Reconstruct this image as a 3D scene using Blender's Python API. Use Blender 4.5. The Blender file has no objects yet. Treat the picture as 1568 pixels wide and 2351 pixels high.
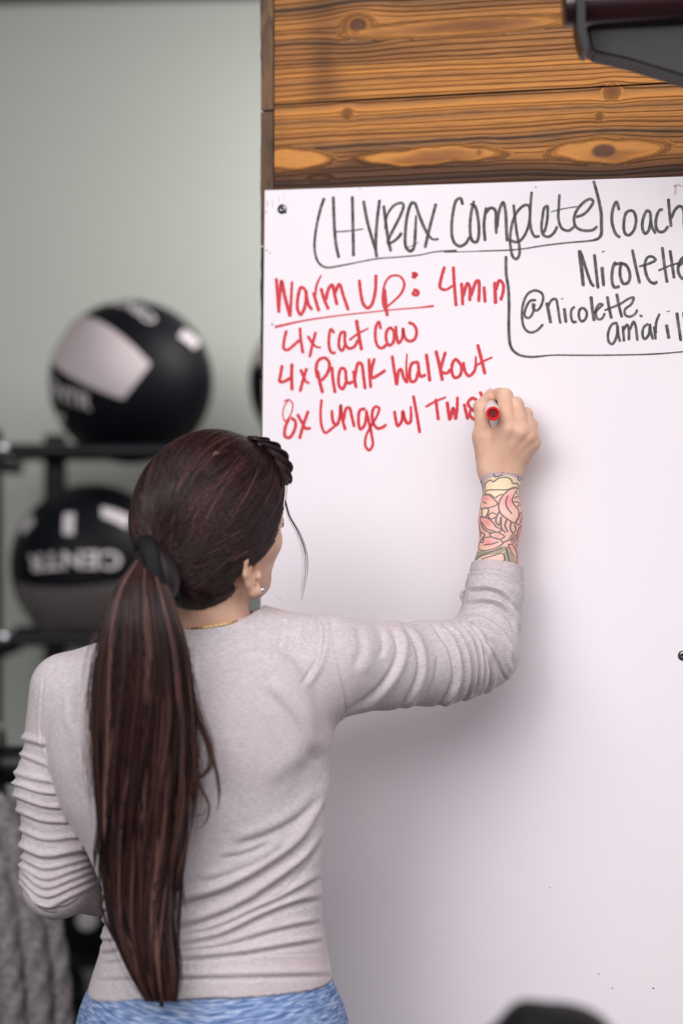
import bpy, bmesh, math, random
import numpy as np
from mathutils import Vector, Matrix

random.seed(7)
RNG = np.random.default_rng(11)
SC = bpy.context.scene
COL = SC.collection
F = 4760.0          # focal length in pixels of the 1568 x 2351 photograph
CZ = 1.45           # camera height

# ------------------------------------------------------------------ camera
cam_d = bpy.data.cameras.new('camera')
cam = bpy.data.objects.new('camera', cam_d)
COL.objects.link(cam)
cam.location = (0, 0, CZ)
cam.rotation_euler = (math.radians(90), 0, 0)
cam_d.sensor_fit = 'VERTICAL'
cam_d.sensor_height = 36.0
cam_d.lens = 36.0 * F / 2351.0
cam_d.clip_start = 0.05
cam_d.dof.use_dof = True
cam_d.dof.focus_distance = 2.70
cam_d.dof.aperture_fstop = 1.7
SC.camera = cam
SC.view_settings.view_transform = 'Standard'
SC.view_settings.look = 'None'
SC.view_settings.exposure = 0.0
SC.view_settings.gamma = 1.0
SC.view_settings.use_curve_mapping = False

# ------------------------------------------------------------------ world + lights
w = bpy.data.worlds.new('world')
SC.world = w
w.use_nodes = True
w.node_tree.nodes['Background'].inputs[0].default_value = (0.93, 0.95, 1.0, 1)
w.node_tree.nodes['Background'].inputs[1].default_value = 0.32

def area(name, loc, target, sx, sy, power, col=(1, 1, 1)):
    d = bpy.data.lights.new(name, 'AREA')
    d.shape = 'RECTANGLE'; d.size = sx; d.size_y = sy; d.energy = power; d.color = col
    o = bpy.data.objects.new(name, d); COL.objects.link(o)
    o.location = loc
    v = Vector(target) - Vector(loc)
    o.rotation_euler = v.to_track_quat('-Z', 'Y').to_euler()
    return o
kl = area('key_light', (-1.75, 0.1, 3.1), (-0.05, 2.65, 1.60), 2.2, 2.2, 24, (1.0, 0.97, 0.975))
k2 = area('fill_light_c', (1.7, 0.2, 3.2), (0.35, 2.8, 1.75), 2.4, 2.4, 14, (1.0, 0.97, 0.985))  # unseen fill from the front right, added to lift the board shadows
k3 = area('fill_light_d', (-0.4, -0.7, 3.2), (0.1, 2.8, 1.80), 3.0, 2.0, 26, (1.0, 0.97, 0.985))  # broad unseen fill from behind the camera, added to soften shadows
for l_ in (kl, k2, k3): l_.data.spread = math.radians(90)
area('ceiling_light_a', (0.3, 1.1, 3.35), (0.3, 1.3, 0), 2.4, 1.2, 30, (1.0, 0.98, 0.98))
area('wall_fill_b', (0.42, 4.15, 2.25), (-0.45, 4.95, 1.65), 0.5, 0.5, 15, (1.0, 0.965, 0.95))  # added lamp, hidden behind the partition, brightens the back wall from the right

# ------------------------------------------------------------------ helpers
def PX(px, py, Y):
    """pixel of the photograph + distance -> point in the room"""
    return np.array([(px - 784.0) / F * Y, Y, CZ - (py - 1175.5) / F * Y])

def tag(o, label=None, cat=None, group=None, kind=None):
    if label: o['label'] = label
    if cat: o['category'] = cat
    if group: o['group'] = group
    if kind: o['kind'] = kind
    return o

def empty(name, loc):
    o = bpy.data.objects.new(name, None); COL.objects.link(o)
    o.location = loc
    o.empty_display_size = 0.1
    return o

def link(name, me, mat=None, parent=None, smooth=True):
    o = bpy.data.objects.new(name, me); COL.objects.link(o)
    if mat is not None:
        for m in (mat if isinstance(mat, (list, tuple)) else [mat]):
            me.materials.append(m)
    if smooth and hasattr(me, 'polygons'):
        me.polygons.foreach_set('use_smooth', [True] * len(me.polygons))
    if parent is not None:
        o.parent = parent
        o.matrix_parent_inverse = Matrix.Translation(parent.location).inverted()
    return o

def meshdata(name, V, Fc):
    me = bpy.data.meshes.new(name)
    me.from_pydata([tuple(map(float, v)) for v in V], [], [tuple(map(int, f)) for f in Fc])
    me.update()
    return me

def fastmesh(name, V, Q):
    """numpy quads -> mesh"""
    me = bpy.data.meshes.new(name)
    n = len(Q); k = Q.shape[1]
    me.vertices.add(len(V)); me.vertices.foreach_set('co', np.asarray(V, np.float32).ravel())
    me.loops.add(n * k); me.loops.foreach_set('vertex_index', np.asarray(Q, np.int32).ravel())
    me.polygons.add(n)
    me.polygons.foreach_set('loop_start', np.arange(0, n * k, k, dtype=np.int32))
    me.polygons.foreach_set('loop_total', np.full(n, k, np.int32))
    me.update(calc_edges=True); me.validate()
    return me

class MB:
    """collects shapes into one mesh"""
    def __init__(s): s.V = []; s.F = []; s.M = []
    def add(s, V, Fc, mi=0):
        b = len(s.V); s.V += [tuple(map(float, v)) for v in V]
        for f in Fc: s.F.append(tuple(int(i) + b for i in f)); s.M.append(mi)
    def box(s, c, size, R=None, bevel=0.0, mi=0):
        bm = bmesh.new(); bmesh.ops.create_cube(bm, size=1.0)
        for v in bm.verts: v.co = Vector((v.co.x * size[0], v.co.y * size[1], v.co.z * size[2]))
        if bevel > 0:
            bmesh.ops.bevel(bm, geom=list(bm.edges), offset=bevel, segments=2, affect='EDGES', profile=0.6)
        M = R if R is not None else Matrix.Identity(3)
        V = [M @ v.co + Vector(c) for v in bm.verts]
        for i, v in enumerate(bm.verts): v.index = i
        s.add(V, [[v.index for v in f.verts] for f in bm.faces], mi); bm.free()
    def tube(s, pts, rad, n=16, cap=True, mi=0):
        pts = [np.array(p, float) for p in pts]
        if np.isscalar(rad): rad = [rad] * len(pts)
        V = []; Fc = []; up = None
        for i, p in enumerate(pts):
            t = pts[min(i + 1, len(pts) - 1)] - pts[max(i - 1, 0)]
            t = t / (np.linalg.norm(t) + 1e-12)
            if up is None:
                up = np.array([0, 0, 1.0]) if abs(t[2]) < 0.9 else np.array([1.0, 0, 0])
            a = up - t * np.dot(up, t); a /= np.linalg.norm(a); up = a
            b = np.cross(t, a)
            for k in range(n):
                an = 2 * math.pi * k / n
                V.append(p + rad[i] * (math.cos(an) * a + math.sin(an) * b))
        for i in range(len(pts) - 1):
            for k in range(n):
                Fc.append((i * n + k, i * n + (k + 1) % n, (i + 1) * n + (k + 1) % n, (i + 1) * n + k))
        if cap:
            Fc.append(tuple(range(n - 1, -1, -1)))
            Fc.append(tuple((len(pts) - 1) * n + k for k in range(n)))
        s.add(V, Fc, mi)
    def lathe(s, a, d, prof, n=32, mi=0):
        """profile [(along, radius)] turned about the axis a + t*d"""
        d = np.array(d, float); d /= np.linalg.norm(d)
        u = np.cross(d, [0, 0, 1.0] if abs(d[2]) < 0.9 else [1.0, 0, 0]); u /= np.linalg.norm(u)
        v = np.cross(d, u); V = []; Fc = []
        for (t, r) in prof:
            for k in range(n):
                an = 2 * math.pi * k / n
                V.append(np.array(a) + d * t + r * (math.cos(an) * u + math.sin(an) * v))
        for i in range(len(prof) - 1):
            for k in range(n):
                Fc.append((i * n + k, i * n + (k + 1) % n, (i + 1) * n + (k + 1) % n, (i + 1) * n + k))
        Fc.append(tuple(range(n - 1, -1, -1))); Fc.append(tuple((len(prof) - 1) * n + k for k in range(n)))
        s.add(V, Fc, mi)
    def build(s, name, mats, parent=None, smooth=False, kind=None):
        me = meshdata(name, s.V, s.F)
        o = link(name, me, mats, parent, smooth)
        me.polygons.foreach_set('material_index', s.M)
        if kind: o['kind'] = kind
        return o

def shade_auto(o, ang=40):
    me = o.data
    me.polygons.foreach_set('use_smooth', [True] * len(me.polygons))
    try: me.set_sharp_from_angle(angle=math.radians(ang))
    except Exception: pass
    return o

def catmull(pts, n):
    """resample a polyline smoothly (rows = points of any dimension)"""
    P = np.asarray(pts, float)
    if len(P) == 2:
        t = np.linspace(0, 1, n)[:, None]; return P[0] * (1 - t) + P[1] * t
    seg = np.linalg.norm(np.diff(P[:, :2], axis=0), axis=1) + 1e-9
    s = np.concatenate([[0], np.cumsum(seg)])
    T = np.zeros_like(P)
    T[1:-1] = (P[2:] - P[:-2]) / (s[2:] - s[:-2])[:, None]
    T[0] = (P[1] - P[0]) / seg[0]; T[-1] = (P[-1] - P[-2]) / seg[-1]
    q = np.linspace(0, s[-1], n); i = np.clip(np.searchsorted(s, q, 'right') - 1, 0, len(P) - 2)
    h = seg[i][:, None]; t = ((q - s[i]) / seg[i])[:, None]
    return ((2*t**3 - 3*t**2 + 1) * P[i] + (t**3 - 2*t**2 + t) * h * T[i]
            + (-2*t**3 + 3*t**2) * P[i+1] + (t**3 - t**2) * h * T[i+1])

# ------------------------------------------------------------------ materials
def newmat(name):
    m = bpy.data.materials.new(name); m.use_nodes = True
    nt = m.node_tree
    return m, nt, nt.nodes['Principled BSDF'], nt.nodes.new, nt.links.new

def mat_simple(name, col, rough=0.5, metal=0.0, spec=0.5, noise=0.0, nscale=40, bump=0.0, coat=0.0):
    m, nt, b, N, L = newmat(name)
    b.inputs['Base Color'].default_value = (*col, 1)
    b.inputs['Roughness'].default_value = rough
    b.inputs['Metallic'].default_value = metal
    b.inputs['Specular IOR Level'].default_value = spec
    b.inputs['Coat Weight'].default_value = coat
    if noise > 0 or bump > 0:
        tc = N('ShaderNodeTexCoord'); nz = N('ShaderNodeTexNoise')
        nz.inputs['Scale'].default_value = nscale; nz.inputs['Detail'].default_value = 5
        L(tc.outputs['Object'], nz.inputs['Vector'])
        if noise > 0:
            mx = N('ShaderNodeMix'); mx.data_type = 'RGBA'
            mx.inputs['A'].default_value = (*[c * (1 - noise) for c in col], 1)
            mx.inputs['B'].default_value = (*[min(1, c * (1 + noise)) for c in col], 1)
            L(nz.outputs['Fac'], mx.inputs['Factor']); L(mx.outputs['Result'], b.inputs['Base Color'])
        if bump > 0:
            bp = N('ShaderNodeBump'); bp.inputs['Strength'].default_value = bump
            bp.inputs['Distance'].default_value = 0.002
            L(nz.outputs['Fac'], bp.inputs['Height']); L(bp.outputs['Normal'], b.inputs['Normal'])
    return m

M_WALL = mat_simple('wall_paint', (0.44, 0.465, 0.425), 0.8, noise=0.05, nscale=1.2)
M_FLOOR = mat_simple('rubber_floor', (0.10, 0.10, 0.105), 0.75, noise=0.3, nscale=60, bump=0.2)
M_CEIL = mat_simple('ceiling_paint', (0.7, 0.7, 0.69), 0.9, noise=0.03)
M_BLACK = mat_simple('black_powder_coat', (0.0045, 0.005, 0.0075), 0.42, spec=0.3, noise=0.2, nscale=200, bump=0.05)
M_STEEL = mat_simple('bolt_steel', (0.5, 0.5, 0.53), 0.3, metal=1.0, noise=0.1)
M_DARKSTEEL = mat_simple('screw_steel', (0.22, 0.22, 0.23), 0.25, metal=1.0, noise=0.2, nscale=300)
M_RUBBER = mat_simple('black_vinyl', (0.003, 0.0038, 0.0065), 0.55, spec=0.18, noise=0.25, nscale=90, bump=0.15)
M_PANEL = mat_simple('pale_vinyl', (0.62, 0.54, 0.56), 0.5, noise=0.06, nscale=30, bump=0.1)
M_PANELDARK = mat_simple('grey_vinyl', (0.115, 0.098, 0.10), 0.5, noise=0.1, nscale=30, bump=0.1)
M_WHITEPRINT = mat_simple('white_print', (0.62, 0.57, 0.59), 0.55, noise=0.04)
M_INK_SPECK = mat_simple('speck', (0.03, 0.025, 0.03), 0.7, noise=0.2)

def mat_board():
    m, nt, b, N, L = newmat('whiteboard_enamel')
    tc = N('ShaderNodeTexCoord'); n1 = N('ShaderNodeTexNoise'); n1.inputs['Scale'].default_value = 3.0
    n1.inputs['Detail'].default_value = 3
    cr = N('ShaderNodeValToRGB')
    cr.color_ramp.elements[0].position = 0.3; cr.color_ramp.elements[0].color = (0.80, 0.745, 0.795, 1)
    cr.color_ramp.elements[1].position = 0.7; cr.color_ramp.elements[1].color = (0.835, 0.785, 0.825, 1)
    L(tc.outputs['Object'], n1.inputs['Vector']); L(n1.outputs['Fac'], cr.inputs['Fac'])
    L(cr.outputs['Color'], b.inputs['Base Color'])
    b.inputs['Roughness'].default_value = 0.42; b.inputs['Specular IOR Level'].default_value = 0.3
    return m
M_BOARD = mat_board()

def mat_ink(name, dark, light, alpha0, alpha1):
    """marker ink: streaky along the stroke and a little see-through"""
    m, nt, b, N, L = newmat(name)
    at = N('ShaderNodeAttribute'); at.attribute_name = 'stroke'
    mp = N('ShaderNodeMapping'); mp.inputs['Scale'].default_value = (9.0, 2.6, 1.0)
    nz = N('ShaderNodeTexNoise'); nz.inputs['Scale'].default_value = 1.0; nz.inputs['Detail'].default_value = 2
    L(at.outputs['Vector'], mp.inputs['Vector']); L(mp.outputs['Vector'], nz.inputs['Vector'])
    n2 = N('ShaderNodeTexNoise'); n2.inputs['Scale'].default_value = 70; n2.inputs['Detail'].default_value = 2
    tc = N('ShaderNodeTexCoord'); L(tc.outputs['Object'], n2.inputs['Vector'])
    ad = N('ShaderNodeMath'); ad.operation = 'MULTIPLY_ADD'; ad.inputs[1].default_value = 0.55
    ad.inputs[2].default_value = 0.0
    L(nz.outputs['Fac'], ad.inputs[0])
    a2 = N('ShaderNodeMath'); a2.operation = 'MULTIPLY_ADD'; a2.inputs[1].default_value = 0.45
    L(n2.outputs['Fac'], a2.inputs[0]); L(ad.outputs[0], a2.inputs[2])
    cr = N('ShaderNodeValToRGB')
    cr.color_ramp.elements[0].position = 0.36; cr.color_ramp.elements[0].color = (*dark, 1)
    cr.color_ramp.elements[1].position = 0.64; cr.color_ramp.elements[1].color = (*light, 1)
    L(a2.outputs[0], cr.inputs['Fac']); L(cr.outputs['Color'], b.inputs['Base Color'])
    b.inputs['Roughness'].default_value = 0.5
    mr = N('ShaderNodeMapRange'); mr.inputs['From Min'].default_value = 0.36; mr.inputs['From Max'].default_value = 0.64
    mr.inputs['To Min'].default_value = alpha0; mr.inputs['To Max'].default_value = alpha1
    L(a2.outputs[0], mr.inputs['Value']); L(mr.outputs['Result'], b.inputs['Alpha'])
    return m
M_INKBLACK = mat_ink('black_marker_ink', (0.014, 0.011, 0.009), (0.06, 0.046, 0.038), 0.98, 0.64)
M_INKRED = mat_ink('red_marker_ink', (0.58, 0.002, 0.008), (0.68, 0.014, 0.038), 0.98, 0.85)
M_INKFAINT = mat_ink('faint_ink_smudge', (0.45, 0.25, 0.30), (0.6, 0.45, 0.5), 0.5, 0.15)

def mat_wood():
    m, nt, b, N, L = newmat('brushed_pine')
    tc = N('ShaderNodeTexCoord')
    ag = N('ShaderNodeAttribute'); ag.attribute_name = 'grain'      # warped height across the board, metres
    at = N('ShaderNodeAttribute'); at.attribute_name = 'stain_shade'  # wood stain, plus a soft shadow painted on the upper board
    uv = N('ShaderNodeAttribute'); uv.attribute_name = 'plank'      # (along, up, plank id)
    def math_(op, a=None, bb=None, va=None, vb=None):
        n = N('ShaderNodeMath'); n.operation = op
        if a is not None: L(a, n.inputs[0])
        if bb is not None: L(bb, n.inputs[1])
        if va is not None: n.inputs[0].default_value = va
        if vb is not None: n.inputs[1].default_value = vb
        return n.outputs[0]
    mp = N('ShaderNodeMapping'); mp.inputs['Scale'].default_value = (2.2, 22, 3.1)
    L(uv.outputs['Vector'], mp.inputs['Vector'])
    nz = N('ShaderNodeTexNoise'); nz.inputs['Scale'].default_value = 1.0; nz.inputs['Detail'].default_value = 4
    L(mp.outputs['Vector'], nz.inputs['Vector'])
    g = math_('MULTIPLY_ADD', nz.outputs['Fac'], None, vb=0.012)
    L(ag.outputs['Fac'], g.node.inputs[2])
    # earlywood / latewood bands
    nw = N('ShaderNodeTexNoise'); nw.noise_dimensions = '1D'; nw.inputs['Scale'].default_value = 75; nw.inputs['Detail'].default_value = 2
    L(g, nw.inputs['W'])
    ph0 = math_('MULTIPLY', g, vb=2 * math.pi / 0.0072)
    ph = math_('MULTIPLY_ADD', nw.outputs['Fac'], None, vb=9.0); L(ph0, ph.node.inputs[2])
    s = math_('SINE', ph)
    band = N('ShaderNodeMapRange'); band.inputs['From Min'].default_value = 0.15; band.inputs['From Max'].default_value = 1.0
    L(s, band.inputs['Value'])
    bandp = math_('POWER', band.outputs['Result'], vb=2.0)
    # broad tone changes along the grain coordinate
    n3 = N('ShaderNodeTexNoise'); n3.noise_dimensions = '1D'; n3.inputs['Scale'].default_value = 42; n3.inputs['Detail'].default_value = 3
    L(g, n3.inputs['W'])
    # fine fibres
    mp2 = N('ShaderNodeMapping'); mp2.inputs['Scale'].default_value = (26, 700, 9)
    L(uv.outputs['Vector'], mp2.inputs['Vector'])
    fb = N('ShaderNodeTexNoise'); fb.inputs['Scale'].default_value = 1.0; fb.inputs['Detail'].default_value = 3
    L(mp2.outputs['Vector'], fb.inputs['Vector'])
    base = N('ShaderNodeValToRGB'); e = base.color_ramp.elements
    e[0].position = 0.30; e[0].color = (0.125, 0.066, 0.030, 1)
    e[1].position = 0.70; e[1].color = (0.58, 0.235, 0.046, 1)
    e2 = base.color_ramp.elements.new(0.5); e2.color = (0.36, 0.145, 0.034, 1)
    bi = math_('MULTIPLY_ADD', fb.outputs['Fac'], None, vb=0.45); bi.node.inputs[2].default_value = -0.22
    bs0 = math_('ADD', bi, n3.outputs['Fac'])
    lt = math_('MINIMUM', at.outputs['Fac'], vb=0.0)
    bs = math_('MULTIPLY_ADD', lt, None, vb=-0.26); L(bs0, bs.node.inputs[2])
    L(bs, base.inputs['Fac'])
    mx = N('ShaderNodeMix'); mx.data_type = 'RGBA'; mx.blend_type = 'MULTIPLY'
    mx.inputs['B'].default_value = (0.30, 0.22, 0.19, 1)
    L(base.outputs['Color'], mx.inputs['A'])
    bf = math_('MULTIPLY', bandp, vb=0.85); L(bf, mx.inputs['Factor'])
    st = N('ShaderNodeMix'); st.data_type = 'RGBA'; st.blend_type = 'MULTIPLY'
    st.inputs['B'].default_value = (0.17, 0.14, 0.17, 1)
    L(mx.outputs['Result'], st.inputs['A'])
    sn = math_('MULTIPLY_ADD', fb.outputs['Fac'], None, vb=0.5); sn.node.inputs[2].default_value = 0.72
    sf = math_('MULTIPLY', at.outputs['Fac'], sn); sf.node.use_clamp = True
    L(sf, st.inputs['Factor'])
    kn = N('ShaderNodeAttribute'); kn.attribute_name = 'knot'
    km = N('ShaderNodeMix'); km.data_type = 'RGBA'
    km.inputs['B'].default_value = (0.075, 0.022, 0.012, 1)
    L(st.outputs['Result'], km.inputs['A']); L(kn.outputs['Fac'], km.inputs['Factor'])
    L(km.outputs['Result'], b.inputs['Base Color'])
    b.inputs['Roughness'].default_value = 0.55; b.inputs['Specular IOR Level'].default_value = 0.3
    bp = N('ShaderNodeBump'); bp.inputs['Strength'].default_value = 0.6; bp.inputs['Distance'].default_value = 0.0015
    hh = math_('MULTIPLY_ADD', fb.outputs['Fac'], None, vb=0.35); L(bandp, hh.node.inputs[2])
    L(hh, bp.inputs['Height']); L(bp.outputs['Normal'], b.inputs['Normal'])
    return m
M_WOOD = mat_wood()

def mat_endgrain():
    m, nt, b, N, L = newmat('plank_ends')
    tc = N('ShaderNodeTexCoord'); mp = N('ShaderNodeMapping'); mp.inputs['Scale'].default_value = (60, 60, 16)
    nz = N('ShaderNodeTexNoise'); nz.inputs['Scale'].default_value = 1; nz.inputs['Detail'].default_value = 6; nz.inputs['Distortion'].default_value = 1.2
    cr = N('ShaderNodeValToRGB')
    cr.color_ramp.elements[0].position = 0.35; cr.color_ramp.elements[0].color = (0.06, 0.032, 0.018, 1)
    cr.color_ramp.elements[1].position = 0.68; cr.color_ramp.elements[1].color = (0.20, 0.105, 0.048, 1)
    L(tc.outputs['Object'], mp.inputs['Vector']); L(mp.outputs['Vector'], nz.inputs['Vector'])
    st = N('ShaderNodeAttribute'); st.attribute_name = 'stain_shade'
    mx = N('ShaderNodeMix'); mx.data_type = 'RGBA'; mx.blend_type = 'MULTIPLY'; mx.inputs['B'].default_value = (0.22, 0.20, 0.26, 1)
    L(nz.outputs['Fac'], cr.inputs['Fac']); L(cr.outputs['Color'], mx.inputs['A']); L(st.outputs['Fac'], mx.inputs['Factor'])
    L(mx.outputs['Result'], b.inputs['Base Color'])
    b.inputs['Roughness'].default_value = 0.7
    bp = N('ShaderNodeBump'); bp.inputs['Strength'].default_value = 0.4; bp.inputs['Distance'].default_value = 0.002
    L(nz.outputs['Fac'], bp.inputs['Height']); L(bp.outputs['Normal'], b.inputs['Normal'])
    return m
M_ENDGRAIN = mat_endgrain()
# ------------------------------------------------------------------ room shell
ROOM_X0, ROOM_X1, ROOM_Y0, ROOM_Y1, ROOM_Z = -3.2, 3.2, -1.6, 4.95, 3.45
def slab(name, c, size, mat):
    m = MB(); m.box(c, size); return m.build(name, mat, kind='structure')
slab('floor', (0, (ROOM_Y0 + ROOM_Y1) / 2, -0.05), (6.6, ROOM_Y1 - ROOM_Y0 + 0.2, 0.1), M_FLOOR)
slab('ceiling', (0, (ROOM_Y0 + ROOM_Y1) / 2, ROOM_Z + 0.05), (6.6, ROOM_Y1 - ROOM_Y0 + 0.2, 0.1), M_CEIL)
slab('wall_back', (0, ROOM_Y1 + 0.05, ROOM_Z / 2), (6.6, 0.1, ROOM_Z), M_WALL)
slab('wall_left', (ROOM_X0 - 0.05, (ROOM_Y0 + ROOM_Y1) / 2, ROOM_Z / 2), (0.1, ROOM_Y1 - ROOM_Y0, ROOM_Z), M_WALL)
slab('wall_right', (ROOM_X1 + 0.05, (ROOM_Y0 + ROOM_Y1) / 2, ROOM_Z / 2), (0.1, ROOM_Y1 - ROOM_Y0, ROOM_Z), M_WALL)
tb = MB(); tb.box((-1.38, ROOM_Y1 - 0.04, 2.704), (3.6, 0.08, 0.10), R=Matrix.Rotation(math.radians(-0.9), 3, 'Y'), bevel=0.004)
tb.build('trim_1', M_BLACK, kind='structure')

# ------------------------------------------------------------------ the wood-clad partition: its own plane
TH = math.atan(0.28)
E = np.array([math.cos(TH), -math.sin(TH), 0.0])        # along the partition, to the right
NRM = np.array([-math.sin(TH), -math.cos(TH), 0.0])     # out of it, to the viewer
W0 = PX(628, 1175.5, 2.95); W0[2] = 0.0                 # its left corner, on the floor
def WP(u, z, out=0.0): return W0 + E * u + NRM * out + np.array([0, 0, z])
def px_to_plane(px, py, out):
    """where the line of sight through a pixel meets the plane 'out' metres in front of the planks"""
    d = np.array([(px - 784.0) / F, 1.0, -(py - 1175.5) / F]); o = np.array([0, 0, CZ])
    p0 = W0 + NRM * out
    t = np.dot(p0 - o, NRM) / np.dot(d, NRM)
    p = o + d * t
    return np.dot(p - W0, E), p[2]
def z_at(py): return px_to_plane(628, py, 0)[1]

wood = MB()
seams = [0.0]
zs = z_at(241)
pw = 0.1875
k = 0
while zs - pw * k > 0.05: k += 1
edges = [zs - pw * i for i in range(k, -k - 4, -1)]
edges = [0.0] + [e for e in edges if 0.06 < e < ROOM_Z - 0.03] + [ROOM_Z]
GAP = 0.0022
attr_g, attr_s, attr_k, attr_p = [], [], [], []
# knots of the two boards that show: (pixel x, pixel y, half length, half height, strength)
KN = [(822, 57, .016, .012, 1.0, 0), (797, 262, .005, .005, .7, 1), (1405, 209, .008, .007, .7, 1), (1376, 268, .003, .004, .6, 1),
      (1386, 346, .022, .012, 1.0, 1), (1100, 349, .006, .006, .6, 1), (1045, 366, .010, .003, .45, 1), (735, 408, .012, .004, .2, 1)]
knots = []
for (a, c, hu, hv, s, pl) in KN:
    u_, z_ = px_to_plane(a, c, 0); knots.append((u_, z_, hu, hv, s))
def lens(du, dv, hl, hh):
    'pointed, slightly wavering outline of a cathedral figure in the grain'
    dv = dv + .0016 * np.sin(du * 46 + hl * 90) + .0009 * np.sin(du * 130)
    return (np.abs(du / hl) ** 1.5 + (dv / hh) ** 2) ** .62
def plank_front(u0, u1, z0, z1, pid, step):
    nu = max(2, int((u1 - u0) / step)); nv = max(2, int((z1 - z0) / step))
    U, Z = np.meshgrid(np.linspace(u0, u1, nu + 1), np.linspace(z0, z1, nv + 1))
    U = U.ravel(); Z = Z.ravel()
    rs = np.random.default_rng(100 + pid)
    g = Z - z0 + 0.006 * np.sin(U * 4.0 + pid) + 0.01 * np.sin(U * 1.7 + 2 * pid)
    stn_shade = np.zeros_like(U); kn = np.zeros_like(U)
    if pid in (SHOW1, SHOW2):
        for (ku, kz, hu, hv, s) in knots:
            if not (z0 - .01 < kz < z1 + .01): continue
            dv = Z - kz; du = U - ku
            # fibres part around a knot
            # fibres part around a knot: the rings bulge above and below it
            g -= 0.95 * hv * np.tanh(dv / (hv * 1.3)) * np.exp(-(du / (hu * 3.0)) ** 2 - (dv / (hv * 3.0)) ** 2)
            q = np.sqrt((du / hu) ** 2 + (dv / hv) ** 2)
            wgt = np.exp(-(q / 1.25) ** 4)
            g = g * (1 - wgt) + (0.0052 + 0.0016 * q) * wgt
            kn = np.maximum(kn, s * np.clip((0.88 - q) * 4.0, 0, 1) * 0.9)
        if pid == SHOW2:      # long cathedral tongue low on the second board
            for (tx, ty, hl, hh) in ((985, 358, 0.105, 0.0125), (1395, 346, 0.080, 0.0165), (665, 366, 0.062, 0.015)):
                ku, kz = px_to_plane(tx, ty, 0)
                q = lens(U - ku, Z - kz, hl, hh)
                wgt = np.clip((1.12 - q) * 4.5, 0, 1)
                g = g * (1 - wgt) + (0.0052 + .0022 * q * q) * wgt
            zz = (Z - z0)
            edge = 0.104 + 0.008 * np.sin(U * 9) + .012 * np.exp(-((U - .15) / .06) ** 2)
            stn_shade = np.clip((edge - zz) / 0.022, 0, 1) * 0.95
            for (tx, ty, hl, hh) in ((985, 358, 0.105, 0.0125), (1395, 346, 0.080, 0.0165), (665, 366, 0.062, 0.016)):
                ku, kz = px_to_plane(tx, ty, 0)
                q = lens(U - ku, Z - kz, hl, hh)
                tg = np.clip((1.05 - q) * 4, 0, 1); stn_shade = stn_shade * (1 - tg) - tg * .5
        if pid == SHOW1:
            ku, kz = px_to_plane(1050, 62, 0)
            q = np.sqrt(((U - ku) / 0.16) ** 2 + ((Z - kz) / 0.012) ** 2)
            wgt = np.clip((1.1 - q) * 4, 0, 1); g = g * (1 - wgt) + (.0052 + .002 * q * q) * wgt; tong1 = wgt
            stn_shade = 0.55 * np.exp(-((U - .075) / .03) ** 2 * (1 + 0.5 * np.sin(Z * 40)))  # dim shadow near the left corner, painted into the plank colour
            stn_shade = np.maximum(stn_shade, .5 * np.clip(1 - np.abs(Z - px_to_plane(1000, 110, 0)[1]) / .02, 0, 1) * (0.5 + .5 * np.sin(U * 14)) * np.clip(U / .1, 0, 1))
            stn_shade = stn_shade * (1 - tong1) - .7 * tong1
            stn_shade = np.maximum(stn_shade, .5 * np.clip(1 - np.abs(Z - px_to_plane(1000, 22, 0)[1]) / .016, 0, 1) * np.clip((U - .12) / .15, 0, 1))
        stn_shade = np.clip(stn_shade + 0.18 * np.exp(-(U / .02) ** 2), -1, 1)
    else:
        g = g + 0.02 * np.sin(U * 3 + pid * 1.3) * np.exp(-((Z - (z0 + z1) / 2) / 0.05) ** 2)
    V = [WP(u, z, 0.0) for u, z in zip(U, Z)]
    n = nu + 1
    Fc = [(j * n + i, j * n + i + 1, (j + 1) * n + i + 1, (j + 1) * n + i) for j in range(nv) for i in range(nu)]
    wood.add(V, Fc, 0)
    attr_g.extend(g); attr_s.extend(stn_shade); attr_k.extend(kn)
    attr_p.extend(np.stack([U, Z, np.full_like(U, pid * 1.7)], 1).tolist())
    # board thickness: four strips to the back
    ring = [j * n for j in range(nv + 1)] + [nv * n + i for i in range(1, n)] + [j * n + nu for j in range(nv - 1, -1, -1)] + [i for i in range(nu - 1, 0, -1)]
    base = len(wood.V) - len(V)
    Vb = [np.array(V[r]) - NRM * 0.019 for r in ring]
    b0 = len(wood.V)
    wood.V += [tuple(v) for v in Vb]
    m_ = len(ring)
    for i in range(m_):
        wood.F.append((base + ring[i], base + ring[(i + 1) % m_], b0 + (i + 1) % m_, b0 + i)); wood.M.append(0)
    attr_g.extend(g[ring]); attr_s.extend(np.ones(m_) * 0.9); attr_k.extend(np.zeros(m_))
    attr_p.extend([attr_p[base + r] for r in ring])
vis = [i for i in range(len(edges) - 1) if abs(edges[i] - zs) < 1e-6]
SHOW1 = vis[0]; SHOW2 = vis[0] - 1
PW = 2.46
for i in range(len(edges) - 1):
    shown = i in (SHOW1, SHOW2)
    plank_front(0.0012, PW, edges[i] + GAP / 2, edges[i + 1] - GAP / 2, i, 0.0026 if shown else 0.03)
nfront = len(wood.V); end_st = []
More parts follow.
